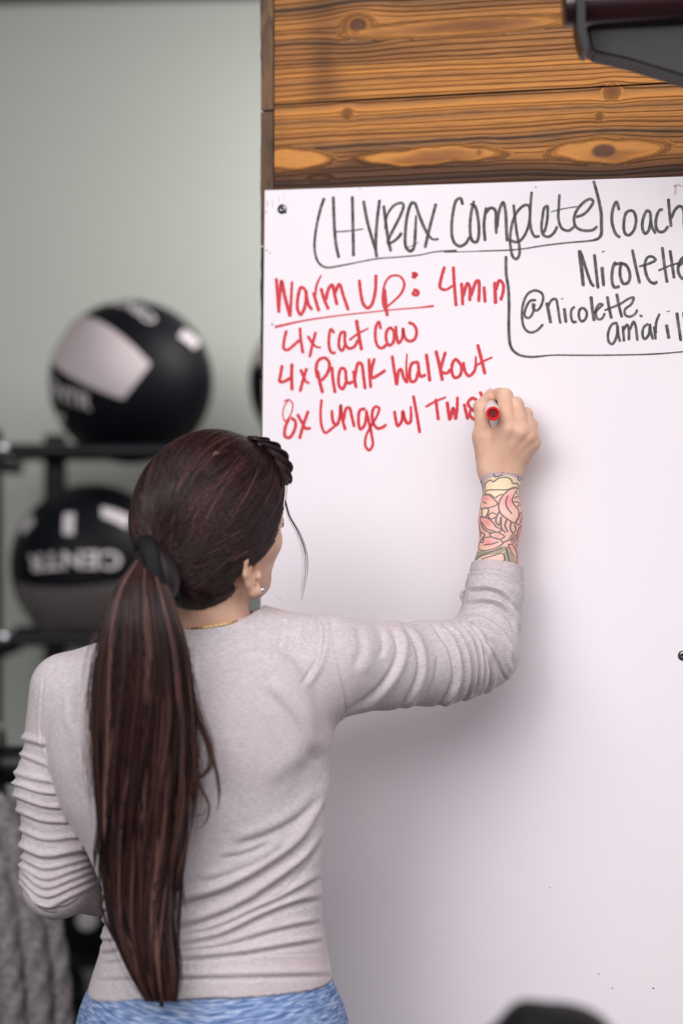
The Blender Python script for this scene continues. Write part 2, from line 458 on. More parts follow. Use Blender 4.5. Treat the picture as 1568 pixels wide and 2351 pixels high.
# the ends of the planks on the return side, seen beside the corner
def z_px(py): return CZ - (py - 1175.5) / F * 2.955
ends = [z_px(p) for p in (3300, 2990, 2690, 2385, 2080, 1775, 1472, 1170, 867, 565, 255)]
ends = [0.0] + [e for e in ends if e > 0.04] + [z_px(255) + .1875 * j for j in range(1, 9) if z_px(255) + .1875 * j < ROOM_Z - .04] + [ROOM_Z]
for i in range(len(ends) - 1):
    z0, z1 = ends[i] + 0.0014, ends[i + 1] - 0.0014
    nz_ = 14; jit = [RNG.normal(0, 0.0005) for _ in range(nz_ + 1)]
    lean = RNG.normal(0, 0.0008)
    V = []; Fc = []
    for j in range(nz_ + 1):
        z = z0 + (z1 - z0) * j / nz_
        ul = -0.0195 + jit[j] + lean * (j / nz_ - .5) * 2
        for (u, o) in ((ul, -0.0005), (-0.0006, -0.0005), (-0.0006, -0.42), (ul, -0.42)):
            V.append(WP(u, z, o))
    for j in range(nz_):
        for q in range(4):
            Fc.append((j * 4 + q, j * 4 + (q + 1) % 4, (j + 1) * 4 + (q + 1) % 4, (j + 1) * 4 + q))
    Fc += [(3, 2, 1, 0), tuple(nz_ * 4 + q for q in range(4))]
    wood.add(V, Fc, 1); end_st += [0.95 if z1 < z_px(500) else (0.35 if z1 < z_px(250) else 0.1)] * len(V)
# framing behind the boards, and the far return
c = WP(PW / 2, ROOM_Z / 2, -0.225)
wood.box(c, (PW - 0.004, 0.40, ROOM_Z - .002), R=Matrix.Rotation(-TH, 3, 'Z'), mi=1)
npad = len(wood.V) - nfront
attr_g += [0] * npad; attr_s += end_st + [0.5] * (npad - len(end_st)); attr_k += [0] * npad; attr_p += [[0, 0, 0]] * npad
wo = wood.build('wall_partition', [M_WOOD, M_ENDGRAIN], kind='structure')
for nm, arr in (('grain', attr_g), ('stain_shade', attr_s), ('knot', attr_k)):
    a = wo.data.attributes.new(nm, 'FLOAT', 'POINT'); a.data.foreach_set('value', np.asarray(arr, np.float32))
a = wo.data.attributes.new('plank', 'FLOAT_VECTOR', 'POINT'); a.data.foreach_set('vector', np.asarray(attr_p, np.float32).ravel())

# ------------------------------------------------------------------ whiteboard, with a slight tilt as it hangs
BT = 0.006
uTL, zTL = px_to_plane(608, 437, BT)
ROLL = 0.0104
BW, BH = 2.40, 1.22
def BPT(a, b_, out=0.0):
    """a along, b down from the top left corner of the board"""
    u = uTL + a * math.cos(ROLL) - b_ * math.sin(ROLL)
    z = zTL - a * math.sin(ROLL) - b_ * math.cos(ROLL)
    return WP(u, z, BT + out)
board = empty('whiteboard', WP(uTL + BW / 2, zTL - BH, BT / 2))
tag(board, 'large white dry-erase board screwed to the wooden plank partition, covered in handwriting', 'whiteboard')
bm_ = MB()
cor = [(0, 0), (BW, 0), (BW, BH), (0, BH)]
Vb = [BPT(a, b_, 0) for a, b_ in cor] + [BPT(a, b_, -BT + 0.0003) for a, b_ in cor]
bm_.add(Vb, [(3, 2, 1, 0), (4, 5, 6, 7), (0, 1, 5, 4), (1, 2, 6, 5), (2, 3, 7, 6), (3, 0, 4, 7)], 0)
def disc_on_board(px, py, r, out, mi, mb, n=10, sy=1.0):
    u, z = px_to_plane(px, py, BT)
    V = [WP(u + r * math.cos(2 * math.pi * k / n), z + sy * r * math.sin(2 * math.pi * k / n), BT + out) for k in range(n)]
    mb.add(V, [tuple(range(n))], mi)
for (a_, c_, r_) in ((612, 575, .0014), (620, 581, .0012), (657, 582, .0006), (625, 745, .0017), (826, 434, .001), (653, 446, .0006), (656, 488, .0018),
                     (662, 470, .0006), (676, 500, .0004), (755, 818, .0007), (635, 1368, .0006), (643, 1375, .0009), (648, 1378, .0005), (1230, 430, .0012), (1053, 1812, .0006),
                     (802, 1788, .0008), (1262, 2038, .001), (1464, 1715, .0005), (1374, 2236, .0011), (1406, 2269, .0011), (1500, 2269, .0014),
                     (1193, 2253, .0006), (1312, 2293, .0006), (915, 515, .0006), (1045, 1636, .0005), (1339, 503, .0005)):
    disc_on_board(a_, c_, r_, 0.0002, 1, bm_, sy=0.7)
bm_.build('panel', [M_BOARD, M_INK_SPECK], board)
def screw(px, py):
    u, z = px_to_plane(px, py, BT)
    m = MB()
    m.lathe(WP(u, z, BT - 0.003), NRM, [(0, .003), (0.003, .0066), (0.0042, .0068), (0.0056, .0052), (0.0060, .0036), (0.0046, .0030), (0.0042, .0006)], n=24)
    cr = Matrix(((E[0], NRM[0], 0), (E[1], NRM[1], 0), (0, 0, 1)))
    m.box(WP(u, z, BT + 0.0016), (0.0052, 0.0014, 0.0013), R=cr, mi=1)
    m.box(WP(u, z, BT + 0.0016), (0.0013, 0.0014, 0.0052), R=cr, mi=1)
    return shade_auto(m.build('screw', [M_DARKSTEEL, M_BLACK], board))
screw(648, 480); screw(1568, 1505)

# --- handwriting
def ribbon(mb, at, pts, wpx, depth, conv, seed):
    P = np.array([conv(*p[:2]) for p in pts], float)
    wid = np.array([p[2] if len(p) > 2 else wpx for p in pts], float) * conv(0, 0, True)
    n = max(6, int(sum(np.linalg.norm(np.diff(P, axis=0), axis=1)) / 2.2))
    D = catmull(np.column_stack([P, wid]), n)
    L_, R_ = [], []
    T = np.gradient(D[:, :2], axis=0); T /= np.linalg.norm(T, axis=1)[:, None] + 1e-9
    Nn = np.column_stack([-T[:, 1], T[:, 0]])
    s = np.concatenate([[0], np.cumsum(np.linalg.norm(np.diff(D[:, :2], axis=0), axis=1))])
    hw = D[:, 2] / 2 * 1.0
    # a bullet tip: rounded ends, wavering edge
    end = np.minimum(1, 0.62 + np.minimum(s, s[-1] - s) / (hw + 1e-6) * 0.8)
    hw = hw * end * (1 + 0.05 * np.sin(s * 0.4 + seed))
    V = []; A = []
    for i in range(n):
        for k_, f in enumerate((-1, 0, 1)):
            p = D[i, :2] + Nn[i] * hw[i] * f
            u, z = px_to_plane(p[0], p[1], BT)
            V.append(WP(u, z, BT + depth)); A.append((f * 0.35 + seed * 3.1, s[i] / 60.0, seed * 1.37))
    Fc = []
    for i in range(n - 1):
        for k_ in range(2):
            Fc.append((i * 3 + k_, i * 3 + k_ + 1, (i + 1) * 3 + k_ + 1, (i + 1) * 3 + k_))
    mb.add(V, Fc, 0); at.extend(A)
def c1(x, y, sc=False): return 1 / 2.613 if sc else (580 + x / 2.613, 400 + y / 2.613)
def c2(x, y, sc=False): return 1 / 3.350 if sc else (1100 + x / 3.350, 400 + y / 3.350)
def c3(x, y, sc=False): return 1 / 2.703 if sc else (600 + x / 2.703, 720 + y / 2.703)
_seed = [0]
def writing(items, mat, label):
    mb = MB(); at = []
    for conv, wpx, strokes in items:
        for st in strokes:
            _seed[0] += 1
            ribbon(mb, at, st, wpx, 0.00025 + 0.000035 * (_seed[0] % 14), conv, _seed[0])
    o = mb.build('handwriting', mat, board)
    a = o.data.attributes.new('stroke', 'FLOAT_VECTOR', 'POINT'); a.data.foreach_set('vector', np.asarray(at, np.float32).ravel())
    tag(o, label)
    return o
writing([(c1, 19, [
    [(430,142,18),(410,200,18),(388,290,16),(374,380,16),(372,450,16),(385,510,15),(410,545,14),(450,560,13),(510,552,11),(600,535,9),(740,508,9),(900,495,8),(1000,485,8),(1100,465,8),(1225,458,14)],
    [(1148,468,7),(1300,464,6),(1450,460,6),(1572,456,6)],
    [(484,133),(490,300),(500,420),(518,503)], [(598,131),(602,300),(605,493)], [(498,346,9),(600,338,9),(665,328,8)],
    [(665,158),(690,290),(735,445)], [(762,153),(745,300),(738,440),(745,500)],
    [(787,187),(800,300),(815,400),(830,465)], [(795,330,16),(806,250,14),(845,190,16),(890,172,17),(906,185,17),(890,240,18),(850,320,18),(818,385,18),(812,415,16),(842,405,16),(875,378,18),(895,350,18)],
    [(985,180),(955,172),(930,240),(917,340),(918,430),(945,462),(968,440),(976,350),(981,245,12)], [(908,442,4),(950,432,4),(998,408,4)],
    [(978,180,18),(1005,260),(1040,340),(1072,385,15),(1095,392,14),(1117,387,14)], [(1100,176),(1065,310),(1034,443)],
    [(1260,185),(1248,145),(1220,160),(1198,260),(1195,360),(1210,410),(1242,432),(1278,415),(1302,375)],
    [(1328,158),(1310,240),(1305,350),(1320,402),(1345,405),(1358,350),(1350,250),(1332,190),(1303,178,10)],
    [(1402,198),(1388,300),(1395,402)], [(1398,235),(1425,203),(1455,215),(1460,290),(1462,358)], [(1466,320),(1478,225),(1503,168),(1518,230),(1522,320),(1527,403)]]),
   (c2, 22, [
    [(-4,591,9),(230,583,10),(350,572,11),(500,548,12),(700,525,13),(850,512,15),(912,497,22),(938,465,26),(941,400,26),(938,300,26),(920,200,25),(897,110,24),(880,50,22)],
    [(265,233),(275,330),(290,450),(310,560),(308,625),(286,652),(258,632),(243,565),(238,500),(250,400),(280,310),(330,250),(370,236),(390,265),(385,370),(360,450),(318,510),(280,522),(238,505)],
    [(405,134),(396,230),(391,350),(405,440),(430,480),(468,474)],
    [(528,238),(500,262),(488,330),(480,400),(490,462),(530,482),(572,455),(602,400)], [(528,240),(526,330),(510,420),(492,455)],
    [(618,153),(613,250),(610,340),(636,415),(688,434),(735,400)], [(550,290,9),(650,265,9),(757,248,9)],
    [(745,330),(800,310),(850,262),(878,208),(850,190),(800,220),(750,280),(730,340),(742,400),(790,430),(870,430),(910,400)]])],
   M_INKBLACK, 'black heading with a drawn bracket, top row of the board')
writing([(c2, 24, [
    [(1078,278),(1056,213),(1030,262),(1020,350),(1035,420),(1060,470),(1087,486)],
    [(1160,275),(1128,302),(1112,380),(1120,450),(1150,470),(1190,430),(1207,350),(1190,290),(1158,276)],
    [(1322,300),(1292,280),(1262,340),(1255,410),(1275,457),(1305,430),(1320,350)], [(1318,300),(1325,390),(1357,458)],
    [(1415,270),(1385,280),(1362,340),(1360,400),(1380,440),(1420,440),(1455,398)],
    [(1455,188),(1465,300),(1476,406)], [(1478,340),(1508,272),(1545,245),(1572,275),(1578,400),(1588,450)]]),
   (c2, 24, [
    [(772,583,32),(785,700,30),(802,862,26)], [(782,600),(820,720),(860,835),(885,865)], [(886,615),(900,740),(915,880)],
    [(945,712,28),(958,862,24)], [(942,598,9),(968,592,9)],
    [(1058,702),(1045,680),(1025,740),(1022,820),(1040,868),(1082,862)],
    [(1100,675),(1085,720),(1087,790),(1112,842),(1148,830),(1160,770),(1135,705),(1098,686),(1060,690)],
    [(1178,578),(1205,710),(1236,842)], [(1228,710,16),(1300,690,20),(1356,660,22),(1332,634,20),(1295,640,22),(1275,690),(1285,770),(1315,825),(1350,840),(1370,823)],
    [(1408,558),(1425,700),(1446,835)], [(1468,583),(1485,700),(1500,802)], [(1378,742,16),(1450,710,16),(1555,676,14)],
    [(1530,705),(1568,680),(1602,640),(1570,640),(1537,690),(1532,750),(1560,800),(1600,800)],
    [(207,628,24),(208,760,24),(225,880,24),(230,1000,24),(228,1150,24),(235,1290,24),(257,1350,22),(310,1390,20),(400,1405,18),(560,1392,12),(720,1392,12),(900,1392,12),(1100,1390,12),(1300,1385,12),(1420,1378,12),(1568,1365,10),(1640,1358,10)]])],
   M_INKBLACK, 'black writing in the top right corner of the board, with the drawn line around it')
writing([(c2, 20, [
    [(440,968),(392,975),(356,1040),(352,1092),(385,1104),(415,1062),(428,995)], [(415,990),(418,1040),(450,1046),(482,1000),(492,940),(470,905),(420,895),(368,928),(336,1010),(330,1100),(347,1180),(388,1216),(442,1204),(493,1153)],
    [(520,985,28),(535,1060,26),(551,1147,26)], [(530,1015),(558,968),(590,960),(605,1020),(615,1090),(627,1150)],
    [(655,1030,26),(668,1143,24)], [(628,958,8),(652,958,8)],
    [(738,1018),(712,1040),(708,1100),(725,1137),(752,1132)], [(795,1023),(770,1050),(770,1105),(790,1132),(820,1110),(827,1060),(798,1023)],
    [(860,938,26),(870,1030,26),(885,1130,26)], [(885,1070),(928,1025),(952,1003),(922,1000),(897,1050),(910,1112),(942,1112),(968,1068)],
    [(985,938,24),(1000,1030,24),(1019,1112,24)], [(1058,918,26),(1075,1010,24),(1099,1102,24)], [(962,1048,16),(1080,1000,18),(1150,958,20),(1188,950,22),(1170,1000),(1122,1040),(1125,1082),(1160,1096),(1205,1068),(1216,1038)],
    [(1232,1083,16),(1256,1096,18)]]),
  (c2, 21, [
    [(1065,1142),(1022,1155),(993,1220),(998,1290),(1025,1306),(1055,1255),(1068,1165)], [(1060,1150),(1072,1240),(1085,1290)],
    [(1105,1165),(1110,1230),(1115,1287)], [(1110,1200),(1138,1158),(1152,1200),(1152,1278)], [(1158,1200),(1188,1134),(1206,1180),(1217,1282)],
    [(1302,1148),(1265,1180),(1257,1240),(1275,1267),(1305,1232),(1316,1150)], [(1312,1150),(1320,1210),(1337,1272)],
    [(1345,1170),(1358,1272)], [(1358,1225),(1362,1140),(1388,1072)], [(1440,1155,26),(1460,1266,26)], [(1440,1058,8),(1468,1052,8)],
    [(1520,1063,26),(1535,1170,24),(1552,1284,24)], [(1572,1060,24),(1588,1170,24),(1600,1284,24)]])],
   M_INKBLACK, 'black two-line writing at the right edge of the board, inside the drawn corner')
writing([(c1, 20, [
    [(142,623),(150,720),(158,832)], [(158,832,16),(165,720,18),(174,640,20),(195,740,22),(226,855,22)], [(226,855,18),(232,740,18),(237,642,16)],
    [(318,690),(290,680),(272,740),(270,810),(290,842),(315,790),(324,700)], [(316,690),(335,780),(358,815)],
    [(365,708),(380,760),(399,823)], [(374,740,15),(385,665,15),(412,605,10)],
    [(410,682),(430,750),(456,812)], [(440,755),(455,690),(478,663),(492,720),(507,785)], [(494,715),(520,660),(545,730),(575,818)],
    [(640,632),(650,720),(665,780),(690,803),(716,780),(736,700),(740,602)],
    [(792,688),(800,780),(808,853)], [(800,800,12),(848,760,14),(893,712,16),(910,655,16),(882,612,14),(830,612,14),(797,650,14),(782,720,16),(784,780,16),(800,825,14)],
    [(955,592,18),(985,602,24),(962,614,24),(982,622,14)], [(962,695,24),(990,702,24),(988,722,22),(968,722,22),(960,705,22)],
    [(132,917,16),(300,880,11),(500,850,9),(700,828,8),(850,812,8),(1000,800,9),(1088,790,15)]]),
  (c1, 20, [
    [(1152,553),(1130,630),(1125,680),(1158,693,16),(1202,668,15)], [(1204,553),(1210,660),(1221,793)],
    [(1253,650),(1258,720),(1261,787)], [(1262,735),(1288,655),(1303,680),(1303,762)], [(1310,730),(1340,645),(1358,640),(1357,767)],
    [(1388,673),(1395,770)], [(1453,645,22),(1455,710,22),(1458,778,22)], [(1458,700),(1480,638),(1503,660),(1502,710),(1487,758)]])],
   M_INKRED, 'red underlined title line, upper left of the board')
writing([(c3, 19, [
    [(157,103),(143,160),(140,218),(165,225),(208,190),(238,163)], [(240,86),(245,160),(259,248)],
    [(288,138),(315,180),(345,208,14),(372,209,12)], [(338,113),(318,190),(300,272)],
    [(455,122),(432,98),(420,150),(422,210),(437,242),(463,243)],
    [(525,112),(495,120),(482,170),(485,215),(502,230),(522,190)], [(520,112),(520,180),(542,216),(577,205),(602,160)],
    [(590,38,24),(605,130,22),(623,228,22)], [(545,166,14),(600,125,14),(667,90,10)],
    [(742,97),(730,52),(712,80),(708,150),(723,202),(750,214),(780,188)],
    [(800,83),(778,110),(776,165),(795,197),(820,175),(822,110),(798,83)],
    [(835,75),(838,130),(852,182),(876,150),(880,92),(890,145),(915,170),(950,160),(964,110),(945,68),(912,55)]])],
   M_INKRED, 'red list line directly under the red underlined title')
writing([(c3, 20, [
    [(130,318),(118,390),(114,420),(140,422),(197,388)], [(190,308,22),(188,400,22),(191,478,22)],
    [(243,345),(262,390),(280,425,16),(302,432,14)], [(282,338),(260,410),(240,487)],
    [(348,352,22),(362,420,22),(381,494,22)], [(372,418),(410,370),(423,310),(395,275),(355,290),(340,340),(349,402)],
    [(438,328),(445,410),(459,494)],
    [(525,347),(495,340),(480,395),(484,450),(505,468),(528,420)], [(522,347),(535,430),(578,420)],
    [(572,353),(580,410),(589,462)], [(580,400),(600,308),(622,312),(636,400),(645,470)],
    [(668,278),(672,370),(680,462)], [(702,276),(684,355),(688,398),(735,375),(772,350)],
    [(812,260),(825,350),(840,445)], [(840,445),(852,360),(868,345),(885,400),(907,432)], [(907,432,17),(900,340,14),(904,247,10)],
    [(975,300),(935,310),(920,370),(930,422),(957,415),(975,355)], [(972,300),(988,390),(1022,378)],
    [(1023,248,22),(1035,330,22),(1046,422,22)], [(1083,228,22),(1105,320,22),(1124,418,22)], [(1143,236),(1125,300),(1115,355),(1150,370),(1178,342)],
    [(1215,278),(1190,300),(1182,360),(1200,397),(1232,385),(1242,330),(1213,283)],
    [(1253,300),(1265,360),(1290,387),(1325,350),(1332,263,12)], [(1342,190,22),(1365,280,22),(1389,378,22)], [(1328,326,15),(1380,295,14),(1435,270,12)]])],
   M_INKRED, 'red list line, third row of red writing')
writing([(c3, 20, [
    [(140,545,10),(172,535,10),(195,560,9),(185,620,9),(150,668,10),(134,630,8),(145,570,8),(168,540,8)], [(172,650),(148,710),(148,762),(177,768),(207,720),(212,670),(182,643)],
    [(223,623),(250,670),(275,712),(308,710)], [(292,602),(262,690),(237,778)],
    [(374,532,18),(368,620,17),(375,700,18),(397,740,17),(432,718,18),(468,688,16)],
    [(437,598),(445,670),(467,692),(487,640),(492,568),(500,640),(522,725)], [(510,665),(526,590),(547,585),(562,640),(577,705)],
    [(648,590),(612,600),(603,670),(615,717),(642,690),(655,605)], [(650,598,18),(672,690),(688,770,18),(692,815,18),(670,848,18),(646,820,18),(650,760,16),(680,700,16),(715,640,16),(732,588,18),(705,578,18),(688,620),(695,680),(722,712),(752,706),(778,686,14)],
    [(826,603),(835,660),(847,697),(872,665),(878,605),(890,650),(907,682),(927,668),(928,573,14)], [(943,508,20),(962,610),(984,742)],
    [(1083,528),(1090,590),(1099,662)], [(1018,580,16),(1080,545,15),(1148,518,13)],
    [(1153,545,22),(1160,600,22),(1170,664,22)], [(1174,655),(1190,585),(1200,620),(1207,660)], [(1207,655),(1215,590),(1218,515,18)],
    [(1258,558),(1270,610),(1282,658)], [(1340,537),(1308,525),(1282,555),(1303,590),(1332,606),(1298,600,14),(1297,635),(1330,662)],
    [(1355,483,22),(1370,512,22),(1374,540,22),(1380,600,20)]])],
   M_INKRED, 'red list line lowest on the board, being finished by the writing hand')
writing([(c2, 20, [[(1492,95,14),(1530,85,20),(1570,96,14)], [(1508,80,20),(1512,120,16),(1506,158,26)]])],
        M_INKFAINT, 'faint half-erased mark at the right edge')
writing([(c1, 8, [[(88,160,7),(90,195,7)], [(120,152,5),(121,200,6)], [(157,135,5),(158,170,5)], [(190,130,5),(193,150,6)], [(80,215,9),(82,235,9)]])],
        M_INKFAINT, 'faint half-erased marks')
# ------------------------------------------------------------------ medicine ball rack
rack = empty('ball_rack', (-0.1, 4.52, 0))
tag(rack, 'black steel storage rack with round rails holding the black medicine balls', 'rack')
YF, YB = 4.40, 4.645
ZR1 = PX(0, 1035, YF)[2]; ZR2 = PX(0, 1468, YF)[2]; ZR3 = ZR2 - 0.40
RR = 0.0155
xL, xR = PX(-2, 0, YF)[0], 0.60
m = MB(); m.box((xL - .012, YF, (ZR1 + .045) / 2), (0.03, 0.05, ZR1 + .045), bevel=.003); m.build('post', M_BLACK, rack)
m = MB(); m.box((xR + .012, YF, (ZR1 + .045) / 2), (0.05, 0.05, ZR1 + .045), bevel=.003); m.build('post', M_BLACK, rack)
xb = PX(116, 0, YB)[0]; ztop = PX(0, 994, YB)[2]
m = MB(); m.box((xb, YB + .08, ztop / 2), (0.047, 0.047, ztop), bevel=.003); m.build('post', M_BLACK, rack)
m = MB(); m.box((xR, YB + .03, ztop / 2), (0.047, 0.047, ztop), bevel=.003); m.build('post', M_BLACK, rack)
for zr in (ZR1, ZR2, ZR3):
    m = MB(); m.tube([(xL, YF, zr), (xR, YF, zr)], RR, 20); shade_auto(m.build('rail', M_BLACK, rack))
    m = MB(); m.tube([(xL - .005, YB, zr), (xR, YB, zr)], RR, 20); shade_auto(m.build('rail', M_BLACK, rack))
    m = MB(); m.box((xL - .012, (YF + YB) / 2 + .03, zr - .03), (0.026, YB - YF + 0.11, 0.03), bevel=.003); m.build('cross_brace', M_BLACK, rack)
    m = MB(); m.lathe((xL + 0.012, YF - RR * .6, zr + .004), (0, -1, 0), [(0, .013), (.004, .013), (.010, .010), (.012, .004)], 20); shade_auto(m.build('bolt', M_STEEL, rack))
for x_, y_ in ((xL - .012, YF), (xR + .012, YF), (xb, YB + .08), (xR, YB + .03)):
    m = MB(); m.box((x_, y_, 0.006), (0.09, 0.12, 0.012), bevel=.003); m.build('foot_plate', M_BLACK, rack)

# text outlines for the printing on the balls
def text_tris(txt, spacing=1.05):
    cu = bpy.data.curves.new('tmp', 'FONT'); cu.body = txt; cu.size = 1.0; cu.space_character = spacing
    cu.offset = 0.028
    o = bpy.data.objects.new('tmp', cu); COL.objects.link(o)
    me = bpy.data.meshes.new_from_object(o.evaluated_get(bpy.context.evaluated_depsgraph_get()))
    bm = bmesh.new(); bm.from_mesh(me)
    bmesh.ops.triangulate(bm, faces=bm.faces)
    for ax in ((1, 0, 0), (0, 1, 0)):
        lo = min(v.co.dot(Vector(ax)) for v in bm.verts); hi = max(v.co.dot(Vector(ax)) for v in bm.verts)
        c = lo + 0.12
        while c < hi:
            bmesh.ops.bisect_plane(bm, geom=list(bm.verts) + list(bm.edges) + list(bm.faces), plane_co=Vector(ax) * c, plane_no=ax)
            c += 0.12
    for i, v in enumerate(bm.verts): v.index = i
    V = np.array([v.co[:2] for v in bm.verts]); Fc = [[v.index for v in f.verts] for f in bm.faces]
    bm.free(); bpy.data.objects.remove(o); bpy.data.curves.remove(cu); bpy.data.meshes.remove(me)
    V[:, 0] -= V[:, 0].min(); V[:, 1] -= V[:, 1].min()
    V /= V[:, 1].max()
    return V, Fc
TXT = text_tris('CENTR')
TXT_S = text_tris('WALL BALL')
def nrm(v): v = np.asarray(v, float); return v / np.linalg.norm(v)
def bdir(cpx, rpx, px, py):
    x = (px - cpx[0]) / rpx; z = -(py - cpx[1]) / rpx
    q = 1 - x * x - z * z
    return nrm((x, -math.sqrt(max(q, 0.02)), z))
def sphere_text(mb, c, r, txt, p_start, p_end, height, mi):
    """lettering from p_start (foot of the first letter) to p_end, standing up to the left of that direction"""
    V, Fc = txt; wmax = V[:, 0].max()
    a, b_ = nrm(p_start), nrm(p_end); om = math.acos(np.clip(np.dot(a, b_), -1, 1))
    out = []
    upv = nrm(np.cross(a, b_))
    for x, y in V:
        t = x / wmax
        p = (math.sin((1 - t) * om) * a + math.sin(t * om) * b_) / math.sin(om)
        th = y * height
        p = p * math.cos(th) + upv * math.sin(th) if np.dot(upv, upv) else p
        out.append(np.asarray(c) + nrm(p) * (r + 0.0009))
    mb.add(out, Fc, mi)
def sphere_quad(mb, c, r, q, mi, n=14, lift=0.0012):
    """q = four directions (top-left, top-right, bottom-right, bottom-left)"""
    V = []
    for j in range(n + 1):
        for i in range(n + 1):
            s, t = i / n, j / n
            p = (1 - t) * ((1 - s) * q[0] + s * q[1]) + t * ((1 - s) * q[3] + s * q[2])
            V.append(np.asarray(c) + nrm(p) * (r + lift))
    Fc = [(j * (n + 1) + i, (j + 1) * (n + 1) + i, (j + 1) * (n + 1) + i + 1, j * (n + 1) + i + 1) for j in range(n) for i in range(n)]
    mb.add(V, Fc, mi)
def ball(name, c, r, cpx, rpx, panel, texts, quads, label, panelmat, squash=1.0):
    root = empty(name, (c[0], c[1], c[2] - r))
    tag(root, label, 'medicine ball', 'medicine balls on the rack')
    mb = MB(); bm = bmesh.new(); bmesh.ops.create_uvsphere(bm, u_segments=64, v_segments=40, radius=r)
    for i, v in enumerate(bm.verts): v.index = i
    # stitched seams: shallow grooves along the panel borders
    mb.add([np.asarray(c) + np.array(v.co) for v in bm.verts], [[v.index for v in f.verts] for f in bm.faces], 0); bm.free()
    for (t, p0, p1, hgt) in texts: sphere_text(mb, c, r, t, bdir(cpx, rpx, *p0), bdir(cpx, rpx, *p1), hgt, 1)
    for qd in quads: sphere_quad(mb, c, r, [bdir(cpx, rpx, *p) for p in qd], 1, 4, 0.0009)
    mb.build('cover', [M_RUBBER, M_WHITEPRINT], root, smooth=True)
    if panel:
        pb = MB(); sphere_quad(pb, c, r, [bdir(cpx, rpx, *p) for p in panel], 0)
        o = pb.build('panel', panelmat, root, smooth=True)
    return root
R1 = 0.1785
Yc = (YF + YB) / 2
c1p = (301, 877); C1 = PX(*c1p, Yc)
dzr = math.sqrt((R1 + .0022 + RR) ** 2 - ((YB - YF) / 2) ** 2); C1[2] = ZR1 + dzr
ball('medicine_ball', C1, R1, c1p, 188, [(203, 734), (362, 848), (302, 926), (124, 824)],
     [(TXT, (374, 746), (262, 690), 0.175), (TXT, (116, 888), (230, 950), 0.20)],
     [[(428, 762), (462, 790), (452, 808), (418, 782)], [(140, 950), (160, 955), (158, 972), (142, 966)]],
     'black medicine ball with a large pale pinkish panel on the top rail of the rack', M_PANEL)
c2p = (212, 1318); C2 = PX(*c2p, Yc); C2[2] = ZR2 + dzr
c2q = (212, 1175.5 - (C2[2] - CZ) * F / Yc)
ball('medicine_ball', C2, R1, c2q, 188, [(52, 1332), (330, 1322), (318, 1430), (92, 1446)],
     [(TXT, (296, 1264), (86, 1272), 0.215)],
     [[(58, 1212), (84, 1180), (96, 1200), (70, 1228)], [(166, 1180), (190, 1178), (192, 1226), (168, 1226)], [(248, 1164), (312, 1186), (306, 1212), (250, 1186)]],
     'black medicine ball with a dark grey lower panel, on the lower rail behind the ponytail', M_PANELDARK)
C3 = PX(760, 877, Yc); C3[2] = ZR1 + dzr
ball('medicine_ball', C3, R1, (760, 877), 188, [(600, 770), (740, 750), (740, 830), (585, 850)], [], [],
     'black medicine ball mostly hidden behind the left edge of the wooden partition', M_PANEL)

# ------------------------------------------------------------------ low black rail with a battle rope hung over it
YR = 3.50
rail = empty('equipment_rail', (-0.7, YR, 0))
tag(rail, 'thick black horizontal steel bar beside the elbow of the woman, low at the left edge', 'rail')
zb = PX(0, 1756, YR)[2]
m = MB(); m.tube([(-1.35, YR, zb), (-0.24, YR, zb)], 0.0325, 28); shade_auto(m.build('crossbar', M_BLACK, rail))
for x_ in (-1.32, -0.27):
    m = MB(); m.box((x_, YR, (zb - .02) / 2 + .004), (0.05, 0.05, zb - .02), bevel=.003); m.build('post', M_BLACK, rail)
    m = MB(); m.box((x_, YR, 0.01), (0.06, 0.5, 0.02), bevel=.003); m.build('foot', M_BLACK, rail)

def mat_rope():
    mt, nt, b, N, L = newmat('grey_rope')
    tc = N('ShaderNodeTexCoord'); nz = N('ShaderNodeTexNoise'); nz.inputs['Scale'].default_value = 120; nz.inputs['Detail'].default_value = 4
    cr = N('ShaderNodeValToRGB')
    cr.color_ramp.elements[0].position = 0.35; cr.color_ramp.elements[0].color = (0.15, 0.13, 0.14, 1)
    cr.color_ramp.elements[1].position = 0.7; cr.color_ramp.elements[1].color = (0.34, 0.31, 0.33, 1)
    L(tc.outputs['Object'], nz.inputs['Vector']); L(nz.outputs['Fac'], cr.inputs['Fac']); L(cr.outputs['Color'], b.inputs['Base Color'])
    b.inputs['Roughness'].default_value = 0.85
    return mt
def rope_mesh(paths, R):
    mb = MB()
    for pts in paths:
        D = catmull(np.asarray(pts, float)[:, [0, 2, 1]], 420)[:, [0, 2, 1]]
        s = np.concatenate([[0], np.cumsum(np.linalg.norm(np.diff(D, axis=0), axis=1))])
        V = []; n = 24; up = np.array([0, 1.0, 0])
        for i, p in enumerate(D):
            t = nrm(D[min(i + 1, len(D) - 1)] - D[max(i - 1, 0)])
            a = nrm(up - t * np.dot(up, t)); up = a; b_ = np.cross(t, a)
            for k in range(n):
                an = 2 * math.pi * k / n
                r = R * (0.86 + 0.17 * abs(math.cos(1.5 * (an - 2 * math.pi * s[i] / 0.17))))
                V.append(p + r * (math.cos(an) * a + math.sin(an) * b_))
        Fc = [(i * n + k, i * n + (k + 1) % n, (i + 1) * n + (k + 1) % n, (i + 1) * n + k) for i in range(len(D) - 1) for k in range(n)]
        Fc += [tuple(range(n - 1, -1, -1)), tuple((len(D) - 1) * n + k for k in range(n))]
        mb.add(V, Fc)
    return mb
YRp = YR - 0.070
def rp(px, py, dy=0.0): return tuple(PX(px, py, YRp + dy))
def over(x): return [(x, YR + .064, zb - .06), (x, YR + .0595, zb), (x, YR + .0425, zb + .0425), (x, YR, zb + .060), (x, YR - .0425, zb + .0425), (x, YR - .0600, zb), (x + .005, YR - .066, zb - .05)]
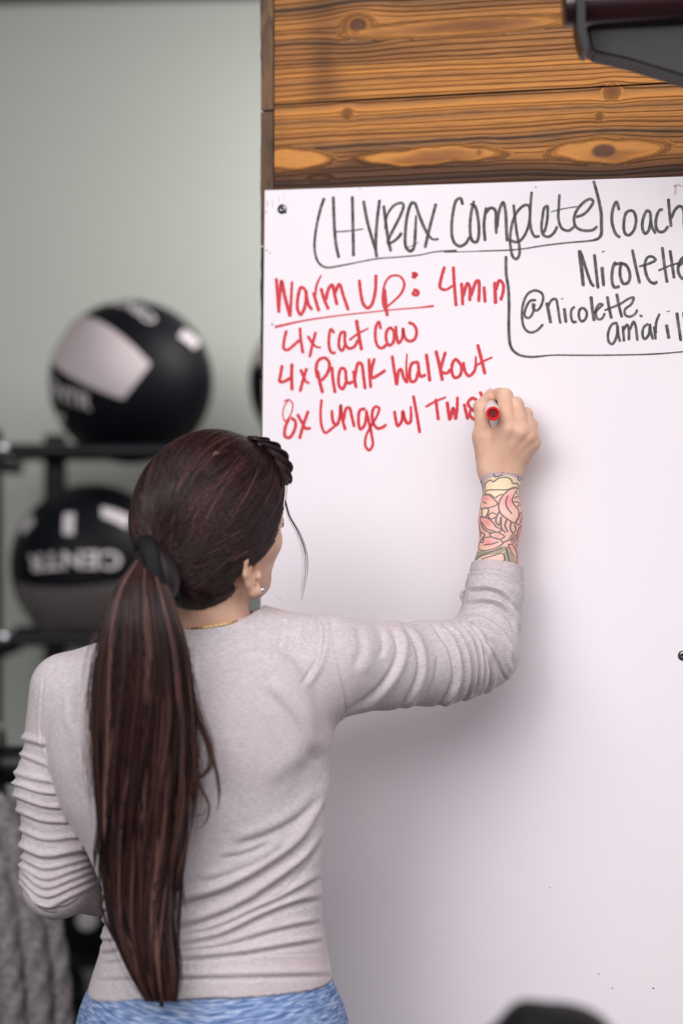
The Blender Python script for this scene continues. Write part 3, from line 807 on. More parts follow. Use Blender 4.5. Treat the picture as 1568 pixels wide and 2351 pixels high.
rope_paths = [
    [(-0.70, YR + .07, .45)] + over(-0.70) + [ rp(-40, 1890), rp(2, 2050), rp(22, 2200), rp(30, 2351), rp(34, 2650), (-0.55, YRp, .06)],
    [(-0.64, YR + .075, .40)] + over(-0.647) + [ rp(-8, 1850), rp(36, 1960), rp(64, 2090), rp(84, 2220), rp(92, 2351), rp(98, 2650), (-0.49, YRp, .06)],
    [(-0.59, YR + .075, .42)] + over(-0.594) + [ rp(30, 1870, .03), rp(78, 1990, .03), rp(112, 2110, .03), rp(132, 2230, .03), rp(140, 2351, .03), rp(146, 2650, .03), (-0.44, YRp + .03, .06)]]
ro = rope_mesh(rope_paths, 0.0215).build('battle_rope', mat_rope(), smooth=True)
tag(ro, 'thick grey twisted battle rope hanging in loops at the lower left edge', 'rope')

# ------------------------------------------------------------------ dumbbells on a low rack
def dumbbell(c, label):
    root = empty('dumbbell', (c[0], c[1], c[2] - 0.075))
    tag(root, label, 'dumbbell', 'dumbbells on the low rack')
    ax = nrm((0.15, -1, 0.0))
    m = MB(); m.tube([np.array(c) - ax * .07, np.array(c) + ax * .07], .017, 20); shade_auto(m.build('handle', M_STEEL, root))
    for s in (-1, 1):
        m = MB(); m.lathe(np.array(c) + ax * .06 * s, ax * s, [(0, .05), (.004, .062), (.02, .075), (.08, .075), (.092, .070), (.096, .05)], 36); h = shade_auto(m.build('head', M_RUBBER, root))
        m = MB(); m.lathe(np.array(c) + ax * .155 * s, ax * s, [(0, .021), (.004, .021), (.006, .018)], 28); m.build('end_disc', M_WHITEPRINT, h)
YD = 4.42
lowrack = empty('dumbbell_rack', (-0.55, YD, 0))
tag(lowrack, 'dark low steel rack carrying the round black dumbbells below the elbow', 'rack')
d1 = PX(174, 2113, YD - .155); d2 = PX(96, 2340, YD - .155)
for d_ in (d1, d2):
    d_[1] = YD
    for yy in (-.1, .1):
        m = MB(); m.box((-0.45, YD + yy, d_[2] - .0925), (0.72, 0.05, 0.031), bevel=.003); m.build('rail', M_BLACK, lowrack)
for x_ in (-0.82, -0.08):
    m = MB(); m.box((x_, YD, .33), (0.05, 0.30, .66), bevel=.004); m.build('side_frame', M_BLACK, lowrack)
dumbbell(d1, 'round black dumbbell with a pale end disc, just under the bent elbow')
dumbbell(d2, 'round black dumbbell with a pale end disc, at the bottom edge beside the hanging rope')
dumbbell((d1[0] + .23, YD, d1[2]), 'black dumbbell on the upper tier behind the hip of the woman')

# ------------------------------------------------------------------ dark arm that juts in at the top right
YA = 2.42
M_MAROON = mat_simple('maroon_gloss', (0.018, 0.004, 0.006), 0.28, noise=0.2, nscale=20, coat=0.3)
M_HOUSE = mat_simple('charcoal_housing', (0.022, 0.019, 0.019), 0.55, spec=.3, noise=0.15, nscale=30)
armr = empty('mounted_arm', (0.55, YA, PX(0, 0, YA)[2]))
tag(armr, 'dark maroon tube with a grey tapered housing jutting in at the top right corner', 'mounted equipment')
m = MB(); m.tube([PX(1338, 8, YA), PX(1600, -8, YA - .02), PX(2300, -50, YA - .06)], 0.0290, 32); shade_auto(m.build('tube', M_MAROON, armr))
m = MB(); m.lathe(PX(1340, 12, YA), PX(1290, 14, YA) - PX(1340, 12, YA), [(0, .0258), (.018, .0258), (.0225, .0245), (.0245, .021)], 32); shade_auto(m.build('end_cap', M_MAROON, armr))
fl = MB()
def arch(py0, py1, px0, px1, mi, thick, mb, yo=0.0):
    pass
prof = [(1322, -60), (1326, 62), (1332, 92), (1340, 116), (1350, 122), (1352, 100), (1344, 60), (1342, -60)]
V = [PX(a, c_, YA - .045) for a, c_ in prof] + [PX(a, c_, YA - .045) + np.array([0, .045, 0]) for a, c_ in prof]
n = len(prof)
fl.add(V, [tuple(range(n)), tuple(range(2 * n - 1, n - 1, -1))] + [(i, n + i, n + (i + 1) % n, (i + 1) % n) for i in range(n)])
fl.build('flange', M_BLACK, armr)
prof = [(1346, 45), (1352, 104), (1362, 122), (1440, 139), (1568, 178), (1800, 252), (2250, 400), (2250, -10), (1800, 22)]
bm = bmesh.new()
vs = [bm.verts.new(PX(a, c_, YA + .005 - .06 * (a - 1340) / 900)) for a, c_ in prof]
f_ = bm.faces.new(vs); ex = bmesh.ops.extrude_face_region(bm, geom=[f_])
for v in [g for g in ex['geom'] if isinstance(g, bmesh.types.BMVert)]: v.co.y += 0.05
bmesh.ops.bevel(bm, geom=list(bm.edges), offset=.004, segments=3, affect='EDGES'); bmesh.ops.recalc_face_normals(bm, faces=bm.faces)
me = bpy.data.meshes.new('housing'); bm.to_mesh(me); bm.free(); link('housing', me, M_HOUSE, armr, False)
ht = PX(2000, 0, YA)
m = MB(); m.box((ht[0], YA + .02, (ht[2] + ROOM_Z) / 2), (0.05, 0.05, ROOM_Z - ht[2]), bevel=.004); m.build('hanger', M_BLACK, armr)
# ------------------------------------------------------------------ smooth solid modelling: distance fields meshed with surface nets
def smin(a, b, k):
    h = np.clip(0.5 + 0.5 * (b - a) / k, 0, 1)
    return b + (a - b) * h - k * h * (1 - h)
def rcone(P, a, b, ra, rb):
    a = np.asarray(a, np.float32); b = np.asarray(b, np.float32); ba = b - a
    pa = P - a
    h = np.clip(pa @ ba / max(float(ba @ ba), 1e-12), 0, 1)
    d = pa - h[:, None] * ba
    return np.sqrt((d * d).sum(1)) - (ra + (rb - ra) * h)
def chain(P, pts, rads, k=0.006):
    d = None
    for i in range(len(pts) - 1):
        q = rcone(P, pts[i], pts[i + 1], rads[i], rads[i + 1])
        d = q if d is None else smin(d, q, k)
    return d
def ellip(P, c, r, R=None):
    q = P - np.asarray(c, np.float32)
    if R is not None: q = q @ np.asarray(R, np.float32)      # columns of R = the axes
    r = np.asarray(r, np.float32)
    k0 = np.sqrt(((q / r) ** 2).sum(1)); k1 = np.sqrt(((q / (r * r)) ** 2).sum(1)) + 1e-9
    return k0 * (k0 - 1) / k1
def surf_nets(f, lo, hi, h, k=4, slack=0.012):
    lo = np.asarray(lo, float); hi = np.asarray(hi, float)
    nb = np.ceil((hi - lo) / (h * k)).astype(int)
    def ax(n, step, off): return [(lo[i] + off + step * np.arange(n[i])).astype(np.float32) for i in range(3)]
    gx, gy, gz = ax(nb, h * k, h * k / 2 - h / 2)
    Pc = np.stack(np.meshgrid(gx, gy, gz, indexing='ij'), -1).reshape(-1, 3)
    Dc = f(Pc).reshape(nb)
    band = np.abs(Dc) < h * k * 0.95 + slack
    D = np.repeat(np.repeat(np.repeat(Dc, k, 0), k, 1), k, 2).astype(np.float32)
    Bm = np.repeat(np.repeat(np.repeat(band, k, 0), k, 1), k, 2)
    idx = np.argwhere(Bm)
    out = np.empty(len(idx), np.float32)
    for s in range(0, len(idx), 400000):
        out[s:s + 400000] = f((lo + idx[s:s + 400000] * h).astype(np.float32))
    D[Bm] = out
    n = np.array(D.shape)
    S = D < 0
    c = np.zeros(n - 1, np.int8)
    for a in (0, 1):
        for b in (0, 1):
            for e in (0, 1):
                c += S[a:n[0] - 1 + a, b:n[1] - 1 + b, e:n[2] - 1 + e]
    cells = np.argwhere((c > 0) & (c < 8))
    acc = np.zeros((len(cells), 3)); cnt = np.zeros(len(cells))
    corner = [(a, b, e) for a in (0, 1) for b in (0, 1) for e in (0, 1)]
    for p in corner:
        for axis in range(3):
            if p[axis] == 1: continue
            q = list(p); q[axis] = 1
            ia = cells + p; ib = cells + q
            da = D[ia[:, 0], ia[:, 1], ia[:, 2]]; db = D[ib[:, 0], ib[:, 1], ib[:, 2]]
            m = (da < 0) != (db < 0)
            t = np.where(m, da / np.where(m, da - db, 1), 0)
            pos = ia.astype(float); pos[:, axis] += t
            acc[m] += pos[m]; cnt[m] += 1
    V = lo + acc / cnt[:, None] * h
    idm = np.full(n - 1, -1, np.int64); idm[cells[:, 0], cells[:, 1], cells[:, 2]] = np.arange(len(cells))
    Q = []
    for axis in range(3):
        sl0 = [slice(None)] * 3; sl1 = [slice(None)] * 3
        sl0[axis] = slice(0, -1); sl1[axis] = slice(1, None)
        A = S[tuple(sl0)]; B = S[tuple(sl1)]
        e = np.argwhere(A != B)
        o1, o2 = [(1, 2), (2, 0), (0, 1)][axis]
        ok = (e[:, o1] > 0) & (e[:, o2] > 0) & (e[:, o1] < n[o1] - 1) & (e[:, o2] < n[o2] - 1)
        e = e[ok]
        def at(d1, d2):
            q = e.copy(); q[:, o1] -= d1; q[:, o2] -= d2
            return idm[q[:, 0], q[:, 1], q[:, 2]]
        quad = np.stack([at(1, 1), at(0, 1), at(0, 0), at(1, 0)], 1)
        flip = ~A[e[:, 0], e[:, 1], e[:, 2]]
        quad[flip] = quad[flip][:, ::-1]
        Q.append(quad)
    Q = np.concatenate(Q); Q = Q[(Q >= 0).all(1)]
    return V, Q
def subdivide(V, Q):
    E_ = np.concatenate([Q[:, [0, 1]], Q[:, [1, 2]], Q[:, [2, 3]], Q[:, [3, 0]]])
    Es = np.sort(E_, 1)
    key = Es[:, 0].astype(np.int64) * len(V) + Es[:, 1]
    u, inv = np.unique(key, return_inverse=True)
    ea = u // len(V); eb = u % len(V)
    mid = (V[ea] + V[eb]) / 2; fc = V[Q].mean(1)
    n = len(Q); e0, e1, e2, e3 = [len(V) + inv[i * n:(i + 1) * n] for i in range(4)]
    c = len(V) + len(u) + np.arange(n)
    NQ = np.concatenate([np.stack([Q[:, 0], e0, c, e3], 1), np.stack([Q[:, 1], e1, c, e0], 1),
                         np.stack([Q[:, 2], e2, c, e1], 1), np.stack([Q[:, 3], e3, c, e2], 1)])
    return np.concatenate([V, mid, fc]), NQ
def grad(f, V, e=0.0006):
    g = np.zeros_like(V)
    for i in range(3):
        d = np.zeros(3); d[i] = e
        g[:, i] = (f((V + d).astype(np.float32)).astype(float) - f((V - d).astype(np.float32))) / (2 * e)
    return g
def project(f, V, it=2, maxstep=0.004):
    for _ in range(it):
        d = f(V.astype(np.float32)).astype(float); g = grad(f, V)
        st = d / np.maximum((g * g).sum(1), 0.15)
        V = V - np.clip(st, -maxstep, maxstep)[:, None] * g
    return V
def vnormals(V, Q):
    n = np.cross(V[Q[:, 2]] - V[Q[:, 0]], V[Q[:, 3]] - V[Q[:, 1]])
    N = np.zeros_like(V)
    for i in range(4): np.add.at(N, Q[:, i], n)
    return N / (np.linalg.norm(N, axis=1)[:, None] + 1e-12)
def relax(V, Q, it=1, lam=0.5):
    for _ in range(it):
        S = np.zeros_like(V); c = np.zeros(len(V))
        for i in range(4):
            np.add.at(S, Q[:, i], V[Q[:, (i + 1) % 4]]); np.add.at(c, Q[:, i], 1)
        V = V * (1 - lam) + S / np.maximum(c, 1)[:, None] * lam
    return V
def solid(f, lo, hi, h, sub=1, k=4, slack=0.012, rel=1):
    V, Q = surf_nets(f, lo, hi, h, k, slack)
    V = relax(V, Q, rel, 0.4); V = project(f, V, 2)
    for _ in range(sub):
        V, Q = subdivide(V, Q); V = project(f, V, 1)
    return V, Q
def bounds(pts, pad):
    p = np.asarray(pts); return p.min(0) - pad, p.max(0) + pad
def projpx(V):
    s = F / V[:, 1]
    return 784 + V[:, 0] * s, 1175.5 - (V[:, 2] - CZ) * s

# ------------------------------------------------------------------ skin, cloth and hair materials
def mat_skin(name, col, sub=0.12):
    m, nt, b, N, L = newmat(name)
    tc = N('ShaderNodeTexCoord')
    n1 = N('ShaderNodeTexNoise'); n1.inputs['Scale'].default_value = 45; n1.inputs['Detail'].default_value = 4
    n2 = N('ShaderNodeTexNoise'); n2.inputs['Scale'].default_value = 900; n2.inputs['Detail'].default_value = 2
    L(tc.outputs['Object'], n1.inputs['Vector']); L(tc.outputs['Object'], n2.inputs['Vector'])
    cr = N('ShaderNodeValToRGB')
    cr.color_ramp.elements[0].position = 0.32; cr.color_ramp.elements[0].color = (col[0] * .93, col[1] * .83, col[2] * .80, 1)
    cr.color_ramp.elements[1].position = 0.68; cr.color_ramp.elements[1].color = (min(1, col[0] * 1.04), col[1] * 1.05, col[2] * 1.05, 1)
    L(n1.outputs['Fac'], cr.inputs['Fac']); L(cr.outputs['Color'], b.inputs['Base Color'])
    b.inputs['Roughness'].default_value = 0.5; b.inputs['Specular IOR Level'].default_value = 0.35
    b.inputs['Subsurface Weight'].default_value = sub
    b.inputs['Subsurface Radius'].default_value = (0.010, 0.004, 0.002); b.inputs['Subsurface Scale'].default_value = 0.5
    bp = N('ShaderNodeBump'); bp.inputs['Strength'].default_value = 0.12; bp.inputs['Distance'].default_value = 0.0006
    L(n2.outputs['Fac'], bp.inputs['Height']); L(bp.outputs['Normal'], b.inputs['Normal'])
    return m
M_SKIN = mat_skin('skin', (0.70, 0.45, 0.335))
def mat_tattoo():
    m, nt, b, N, L = newmat('tattooed_skin')
    a = N('ShaderNodeAttribute'); a.attribute_name = 'ink'
    L(a.outputs['Color'], b.inputs['Base Color'])
    b.inputs['Roughness'].default_value = 0.5; b.inputs['Specular IOR Level'].default_value = 0.35
    b.inputs['Subsurface Weight'].default_value = 0.0
    return m
M_TATTOO = mat_tattoo()
M_NAIL = mat_simple('fingernail', (0.78, 0.47, 0.42), 0.3, noise=0.05, coat=0.2)
M_EYE = mat_simple('eye', (0.75, 0.73, 0.7), 0.2, noise=0.03)
M_IRIS = mat_simple('dark_iris_and_brow', (0.025, 0.014, 0.010), 0.4, noise=0.2)
M_LIP = mat_simple('lips', (0.55, 0.20, 0.17), 0.45, noise=0.08)

def mat_heather(name, ca, cb, cc, scale, rough=0.85):
    """heathered jersey: streaks of three yarn colours running round the body, knit bump"""
    m, nt, b, N, L = newmat(name)
    tc = N('ShaderNodeTexCoord')
    mp = N('ShaderNodeMapping'); mp.inputs['Scale'].default_value = (170, 170, 520)
    n1 = N('ShaderNodeTexNoise'); n1.inputs['Scale'].default_value = 1.0; n1.inputs['Detail'].default_value = 4
    L(tc.outputs['Object'], mp.inputs['Vector']); L(mp.outputs['Vector'], n1.inputs['Vector'])
    n2 = N('ShaderNodeTexNoise'); n2.inputs['Scale'].default_value = scale; n2.inputs['Detail'].default_value = 4
    L(tc.outputs['Object'], n2.inputs['Vector'])
    cr = N('ShaderNodeValToRGB')
    cr.color_ramp.elements[0].position = 0.33; cr.color_ramp.elements[0].color = (*ca, 1)
    cr.color_ramp.elements[1].position = 0.66; cr.color_ramp.elements[1].color = (*cb, 1)
    L(n1.outputs['Fac'], cr.inputs['Fac'])
    mx = N('ShaderNodeMix'); mx.data_type = 'RGBA'; mx.inputs['B'].default_value = (*cc, 1)
    mr = N('ShaderNodeMapRange'); mr.inputs['From Min'].default_value = 0.45; mr.inputs['From Max'].default_value = 0.75
    mr.inputs['To Max'].default_value = 0.45
    L(n2.outputs['Fac'], mr.inputs['Value']); L(mr.outputs['Result'], mx.inputs['Factor'])
    L(cr.outputs['Color'], mx.inputs['A']); L(mx.outputs['Result'], b.inputs['Base Color'])
    b.inputs['Roughness'].default_value = rough; b.inputs['Specular IOR Level'].default_value = 0.15
    b.inputs['Sheen Weight'].default_value = 0.15
    bp = N('ShaderNodeBump'); bp.inputs['Strength'].default_value = 0.25; bp.inputs['Distance'].default_value = 0.0008
    L(n1.outputs['Fac'], bp.inputs['Height']); L(bp.outputs['Normal'], b.inputs['Normal'])
    return m
M_SHIRT = mat_heather('mauve_grey_jersey', (0.45, 0.40, 0.42), (0.575, 0.525, 0.55), (0.50, 0.38, 0.39), 9)
def mat_leggings():
    m, nt, b, N, L = newmat('blue_marl_knit')
    tc = N('ShaderNodeTexCoord'); sx = N('ShaderNodeSeparateXYZ'); L(tc.outputs['Object'], sx.inputs[0])
    # the streaks slope down to the centre seam
    ab = N('ShaderNodeMath'); ab.operation = 'ADD'; ab.inputs[1].default_value = 0.160; L(sx.outputs['X'], ab.inputs[0])
    a2 = N('ShaderNodeMath'); a2.operation = 'ABSOLUTE'; L(ab.outputs[0], a2.inputs[0])
    ml = N('ShaderNodeMath'); ml.operation = 'MULTIPLY_ADD'; ml.inputs[1].default_value = -0.16
    L(a2.outputs[0], ml.inputs[0]); L(sx.outputs['Z'], ml.inputs[2])
    cb_ = N('ShaderNodeCombineXYZ'); L(sx.outputs['X'], cb_.inputs[0]); L(sx.outputs['Y'], cb_.inputs[1]); L(ml.outputs[0], cb_.inputs[2])
    mp = N('ShaderNodeMapping'); mp.inputs['Scale'].default_value = (55, 55, 780)
    L(cb_.outputs[0], mp.inputs['Vector'])
    nz = N('ShaderNodeTexNoise'); nz.inputs['Scale'].default_value = 1; nz.inputs['Detail'].default_value = 3
    L(mp.outputs['Vector'], nz.inputs['Vector'])
    cr = N('ShaderNodeValToRGB'); e = cr.color_ramp.elements
    e[0].position = 0.34; e[0].color = (0.050, 0.095, 0.24, 1)
    e[1].position = 0.66; e[1].color = (0.46, 0.53, 0.70, 1)
    q = e.new(0.5); q.color = (0.155, 0.245, 0.46, 1)
    L(nz.outputs['Fac'], cr.inputs['Fac']); L(cr.outputs['Color'], b.inputs['Base Color'])
    b.inputs['Roughness'].default_value = 0.8; b.inputs['Specular IOR Level'].default_value = 0.15
    return m
M_LEG = mat_leggings()

# ------------------------------------------------------------------ the woman: joints
ZS = lambda py, Y: CZ - (py - 1175.5) / F * Y
J = dict(
    elbowR=PX(1106, 1496, 2.735), cuffR=PX(1142, 1300, 2.772), wristR=PX(1149, 1095, 2.790),
    shR=PX(772, 1522, 2.575), shL=PX(150, 1582, 2.575), elbowL=PX(129, 2028, 2.60), wristL=PX(318, 2030, 2.79),
    neckA=PX(485, 1490, 2.585), neckB=PX(503, 1320, 2.572))
HC = PX(486, 1190, 2.555)                     # centre of the skull
def head_axes(yaw, pitch, roll):
    """right, forward, up; yaw to the right, pitch up, roll top to the right"""
    y, p, r = map(math.radians, (yaw, pitch, roll))
    fw = np.array([math.sin(y) * math.cos(p), math.cos(y) * math.cos(p), math.sin(p)])
    rt = np.array([math.cos(y), -math.sin(y), 0.0]); up = np.cross(rt, fw)
    r2 = rt * math.cos(r) - up * math.sin(r); u2 = up * math.cos(r) + rt * math.sin(r)
    return r2, fw, u2
HR, HF, HU = head_axes(44, 10, 11)
HM = np.stack([HR, HF, HU], 1)
def HL(r, f, u): return HC + HR * r + HF * f + HU * u

# --- head and neck
earL = []
def ear_pts(s):
    base = np.array([0.0715 * s, -0.004, -0.050])
    def q(f, u, o): return HC + HM @ (base + np.array([s * o, f, u]))
    helix = [q(.006, .006, .003), q(.012, .020, .005), q(.004, .031, .007), q(-.010, .030, .009), q(-.018, .016, .010), q(-.017, .000, .010), q(-.011, -.014, .009), q(-.002, -.026, .008), q(.006, -.027, .007), q(.008, -.018, .004)]
    anti = [q(-.004, .020, .0075), q(-.009, .008, .0080), q(-.008, -.006, .008), q(-.001, -.014, .008)]
    trag = [q(.010, -.006, .004), q(.006, -.008, .009)]
    return q, helix, anti, trag
def head_f(P):
    d = ellip(P, HL(0, -0.004, 0.006), (.0735, .092, .090), HM)
    d = smin(d, ellip(P, HL(0, .030, -.040), (.060, .060, .066), HM), .02)         # face
    d = smin(d, rcone(P, HL(0, .062, -.094), HL(0, .045, -.085), .017, .022), .03)   # chin
    for s in (-1, 1):
        d = smin(d, rcone(P, HL(.050 * s, .010, -.066), HL(.016 * s, .062, -.092), .013, .014), .022)   # jaw
        d = smin(d, rcone(P, HL(.046 * s, .052, -.030), HL(.056 * s, .022, -.028), .014, .012), .02)    # cheekbone
        d = smin(d, rcone(P, HL(.012 * s, .088, .004), HL(.042 * s, .072, .004), .008, .007), .014)      # brow
        e = ellip(P, HL(.031 * s, .092, -.014), (.016, .012, .010), HM)
        d = -smin(-d, e, .010)                                                                       # eye hollow
        d = smin(d, ellip(P, HL(.031 * s, .074, -.014), (.013, .0125, .0115), HM), .003)
    d = smin(d, chain(P, [HL(0, .091, -.002), HL(0, .103, -.030), HL(0, .107, -.040)], [.006, .008, .0085], .006), .010)
    for s in (-1, 1): d = smin(d, rcone(P, HL(.010 * s, .094, -.041), HL(.006 * s, .098, -.041), .006, .006), .006)
    d = smin(d, chain(P, [HL(-.020, .082, -.066), HL(-.006, .093, -.062), HL(.006, .093, -.062), HL(.020, .082, -.066)], [.003, .0055, .0055, .003], .004), .005)
    d = smin(d, chain(P, [HL(-.018, .082, -.069), HL(0, .092, -.0715), HL(.018, .082, -.069)], [.003, .006, .003], .004), .005)
    # neck, with the two cords behind
    d = smin(d, rcone(P, J['neckA'], HL(0, -.030, -.070), .0545, .047), .03)
    for s in (-1, 1):
        d = smin(d, rcone(P, HL(.030 * s, -.062, -.070), J['neckA'] + np.array([.036 * s, -.018, .02]), .016, .022), .02)
    for s in (-1, 1):
        q, hx, an, tr = ear_pts(s)
        ee = ellip(P, q(-.003, .006, .004), (.0050, .0145, .024), HM)
        ee = smin(ee, chain(P, hx, [.003, .0032, .0036, .0038, .0038, .0036, .0036, .0052, .0058, .003], .003), .004)
        ee = smin(ee, chain(P, an, [.0028, .003, .003, .0032], .003), .003)
        cc = ellip(P, q(.001, -.003, .0105), (.0075, .0065, .0095), HM)
        ee = -smin(-ee, cc, .004)
        ee = smin(ee, rcone(P, tr[0], tr[1], .004, .0035), .003)
        d = smin(d, ee, .004)
    return d
lo, hi = bounds([HC - .135, HC + .135], 0.0); lo[2] -= .06
HV, HQ = solid(head_f, lo, hi, 0.0026, sub=0, k=4, slack=.012, rel=1)
q, hx, an, tr = ear_pts(1)
EAR_C = q(0, 0, .006)

# --- right forearm and writing hand
YB_ = lambda px, py, off: None
def bp_(px, py, off):
    """point 'off' metres in front of the whiteboard, on the line of sight through a pixel"""
    u, z = px_to_plane(px, py, BT + off); return WP(u, z, BT + off)
FJ = dict(
    index=[bp_(1166, 982, .086), bp_(1159, 910, .060), bp_(1146, 906, .036), bp_(1133, 906, .020)],
    middle=[bp_(1195, 990, .084), bp_(1184, 930, .058), bp_(1165, 924, .032), bp_(1148, 922, .017)],
    ring=[bp_(1212, 1002, .076), bp_(1206, 952, .046), bp_(1184, 952, .022), bp_(1166, 948, .013)],
    pinky=[bp_(1223, 1016, .066), bp_(1219, 976, .038), bp_(1200, 978, .017), bp_(1183, 976, .0105)])
FR = dict(index=[.0125, .0100, .0086, .0070], middle=[.0120, .0098, .0086, .0072], ring=[.0110, .0090, .0080, .0068], pinky=[.0098, .0080, .0070, .0060])
thumb = [bp_(1124, 1072, .070), bp_(1110, 1004, .074), bp_(1104, 934, .060), bp_(1124, 908, .030)]
thr = [.0160, .0118, .0092, .0072]
WR = J['wristR']
def flat_seg(P, a, b, ra, rb, sq):
    """a limb segment flattened along the view direction"""
    c = (np.asarray(a) + b) / 2
    S = np.array([1, sq, 1], np.float32)
    return rcone((P - c.astype(np.float32)) * S, (a - c) * S, (b - c) * S, ra, rb)
def hand_f(P):
    d = flat_seg(P, J['elbowR'], PX(1137, 1330, 2.768), .033, .0288, 1.0)
    d = smin(d, flat_seg(P, PX(1137, 1330, 2.768), PX(1149, 1190, 2.782), .0288, .0243, 1.12), .02)
    d = smin(d, flat_seg(P, PX(1149, 1190, 2.782), WR, .0243, .0238, 1.25), .02)
    # wrist into the back of the hand
    w0 = PX(1132, 1085, 2.790); w1 = PX(1170, 1085, 2.792)
    palm = None
    for nm, wf, r0 in (('index', 0.15, .0150), ('middle', .4, .0150), ('ring', .7, .0150), ('pinky', 1.0, .0150)):
        a = w0 * (1 - wf) + w1 * wf
        q = flat_seg(P, a, FJ[nm][0], r0, FR[nm][0], 1.05)
        palm = q if palm is None else smin(palm, q, .010)
    palm = smin(palm, rcone(P, (w0 + w1) / 2 + np.array([0, .012, .01]), (FJ['middle'][0] + FJ['ring'][0]) / 2 + np.array([-.004, .016, -.008]), .016, .014), .012)
    d = smin(d, palm, .016)
    th = chain(P, thumb, thr, .006)
    th = smin(th, rcone(P, w0 + np.array([0, .004, 0]), thumb[1], .015, .012), .012)
    th = smin(th, rcone(P, thumb[0] + np.array([.006, 0, .012]), FJ['index'][0] + np.array([-.010, .008, -.008]), .013, .010), .012)   # web
    d = smin(d, th, .010)
    fing = None
    for nm in ('index', 'middle', 'ring', 'pinky'):
        q = chain(P, FJ[nm], FR[nm], .004)
        q = smin(q, ellip(P, FJ[nm][1], [FR[nm][1] * 1.08] * 3), .003)
        fing = q if fing is None else smin(fing, q, .0022)
    d = smin(d, fing, .006)
    # tendons raised over the back of the hand
    for nm, wf in (('index', .35), ('middle', .5), ('ring', .65), ('pinky', .8)):
        a = (w0 * (1 - wf) + w1 * wf) + np.array([0, -.0125, .012]); b_ = FJ[nm][0] + np.array([0, -.0085, -.003])
        d = smin(d, rcone(P, a, b_, .0022, .0030), .007)
    return d
lo, hi = bounds([J['elbowR'], WR] + thumb + sum(FJ.values(), []), 0.045)
RV, RQ = solid(hand_f, lo, hi, 0.0022, sub=1, k=4, slack=.014, rel=1)

# --- nails
def nail(tip, prev, toward, r):
    ax = nrm(tip - prev); n = nrm(toward - ax * np.dot(toward, ax)); s = np.cross(ax, n)
    V = []; Fc = []
    for i in range(7):
        for j in range(7):
            a = (i / 6 - .45) * r * 2.0; t = (j / 6 - .5) * 1.9
            wv = (1 - max(0, (i - 4) / 2) ** 2 * .35)
            V.append(tip + ax * a + (n * math.cos(t * wv) + s * math.sin(t * wv)) * (r * 1.03))
    for i in range(6):
        for j in range(6): Fc.append((i * 7 + j, i * 7 + j + 1, (i + 1) * 7 + j + 1, (i + 1) * 7 + j))
    return np.array(V), np.array(Fc)
nails = [nail(thumb[3], thumb[2], np.array([-.75, -.55, .55]), thr[3])]
for nm in ('index', 'middle', 'ring', 'pinky'):
    nails.append(nail(FJ[nm][3], FJ[nm][2], np.array([.2, .1, 1.0]), FR[nm][3]))

# --- trunk, left arm and left hand under the clothes
def resample(tab, n=80):
    T = catmull(np.array(tab, float)[:, [0, 1, 2, 3, 4]] * np.array([1, 1, 1, 1, 1]), 4) if False else np.array(tab, float)
    return T
#        py    cx   half-w  half-d(m)  Y
TORSO = [(1452, 482, 130, .056, 2.585), (1480, 462, 215, .066, 2.583), (1515, 450, 285, .078, 2.580), (1560, 444, 318, .089, 2.578), (1620, 440, 336, .098, 2.575),
         (1690, 434, 333, .102, 2.573), (1750, 431, 324, .102, 2.572), (1850, 446, 303, .097, 2.572), (1950, 472, 271, .089, 2.573),
         (2040, 490, 251, .084, 2.574), (2110, 489, 249, .087, 2.573), (2170, 492, 256, .095, 2.571), (2230, 488, 272, .103, 2.568),
         (2270, 487, 281, .108, 2.567), (2351, 489, 297, .116, 2.566), (2450, 489, 303, .118, 2.57), (2560, 489, 300, .108, 2.575)]
TA = np.array(TORSO, float)
TZ = np.array([ZS(r[0], 2.575) for r in TORSO]); TX = (TA[:, 1] - 784) / F * 2.575; TW = TA[:, 2] / F * 2.575
zq = np.linspace(TZ.min(), TZ.max(), 220)
def smooth_tab(v):
    o = np.argsort(TZ); y = np.interp(zq, TZ[o], v[o]); k = np.hanning(15); k /= k.sum()
    return np.convolve(np.pad(y, 7, 'edge'), k, 'valid')
SX, SW, SD, SY = smooth_tab(TX), smooth_tab(TW), smooth_tab(TA[:, 3]), smooth_tab(TA[:, 4])
def trunk(P, grow=0.0):
    z = P[:, 2]
    cx = np.interp(z, zq, SX); a = np.interp(z, zq, SW) + grow; b = np.interp(z, zq, SD) + grow; cy = np.interp(z, zq, SY)
    qx = np.abs((P[:, 0] - cx) / a); qy = np.abs((P[:, 1] - cy) / b)
    q = (qx ** 2.35 + qy ** 2.35) ** (1 / 2.35)
    d = (q - 1) * np.minimum(a, b) * 1.0
    top = z - (TZ.max() + grow); bot = TZ.min() - z
    return np.maximum(np.maximum(d, top), bot).astype(np.float32)
HANDL = dict(dirv=nrm((0.55, 0.55, .12)))
def left_arm(P, g=0.0):
    d = chain(P, [J['shL'], PX(120, 1800, 2.590), J['elbowL']], [.0400 + g, .0385 + g, .0360 + g], .02)
    return smin(d, chain(P, [J['elbowL'], (J['elbowL'] + J['wristL']) / 2, J['wristL']], [.036 + g, .033 + g, .024 + g], .02), .02)
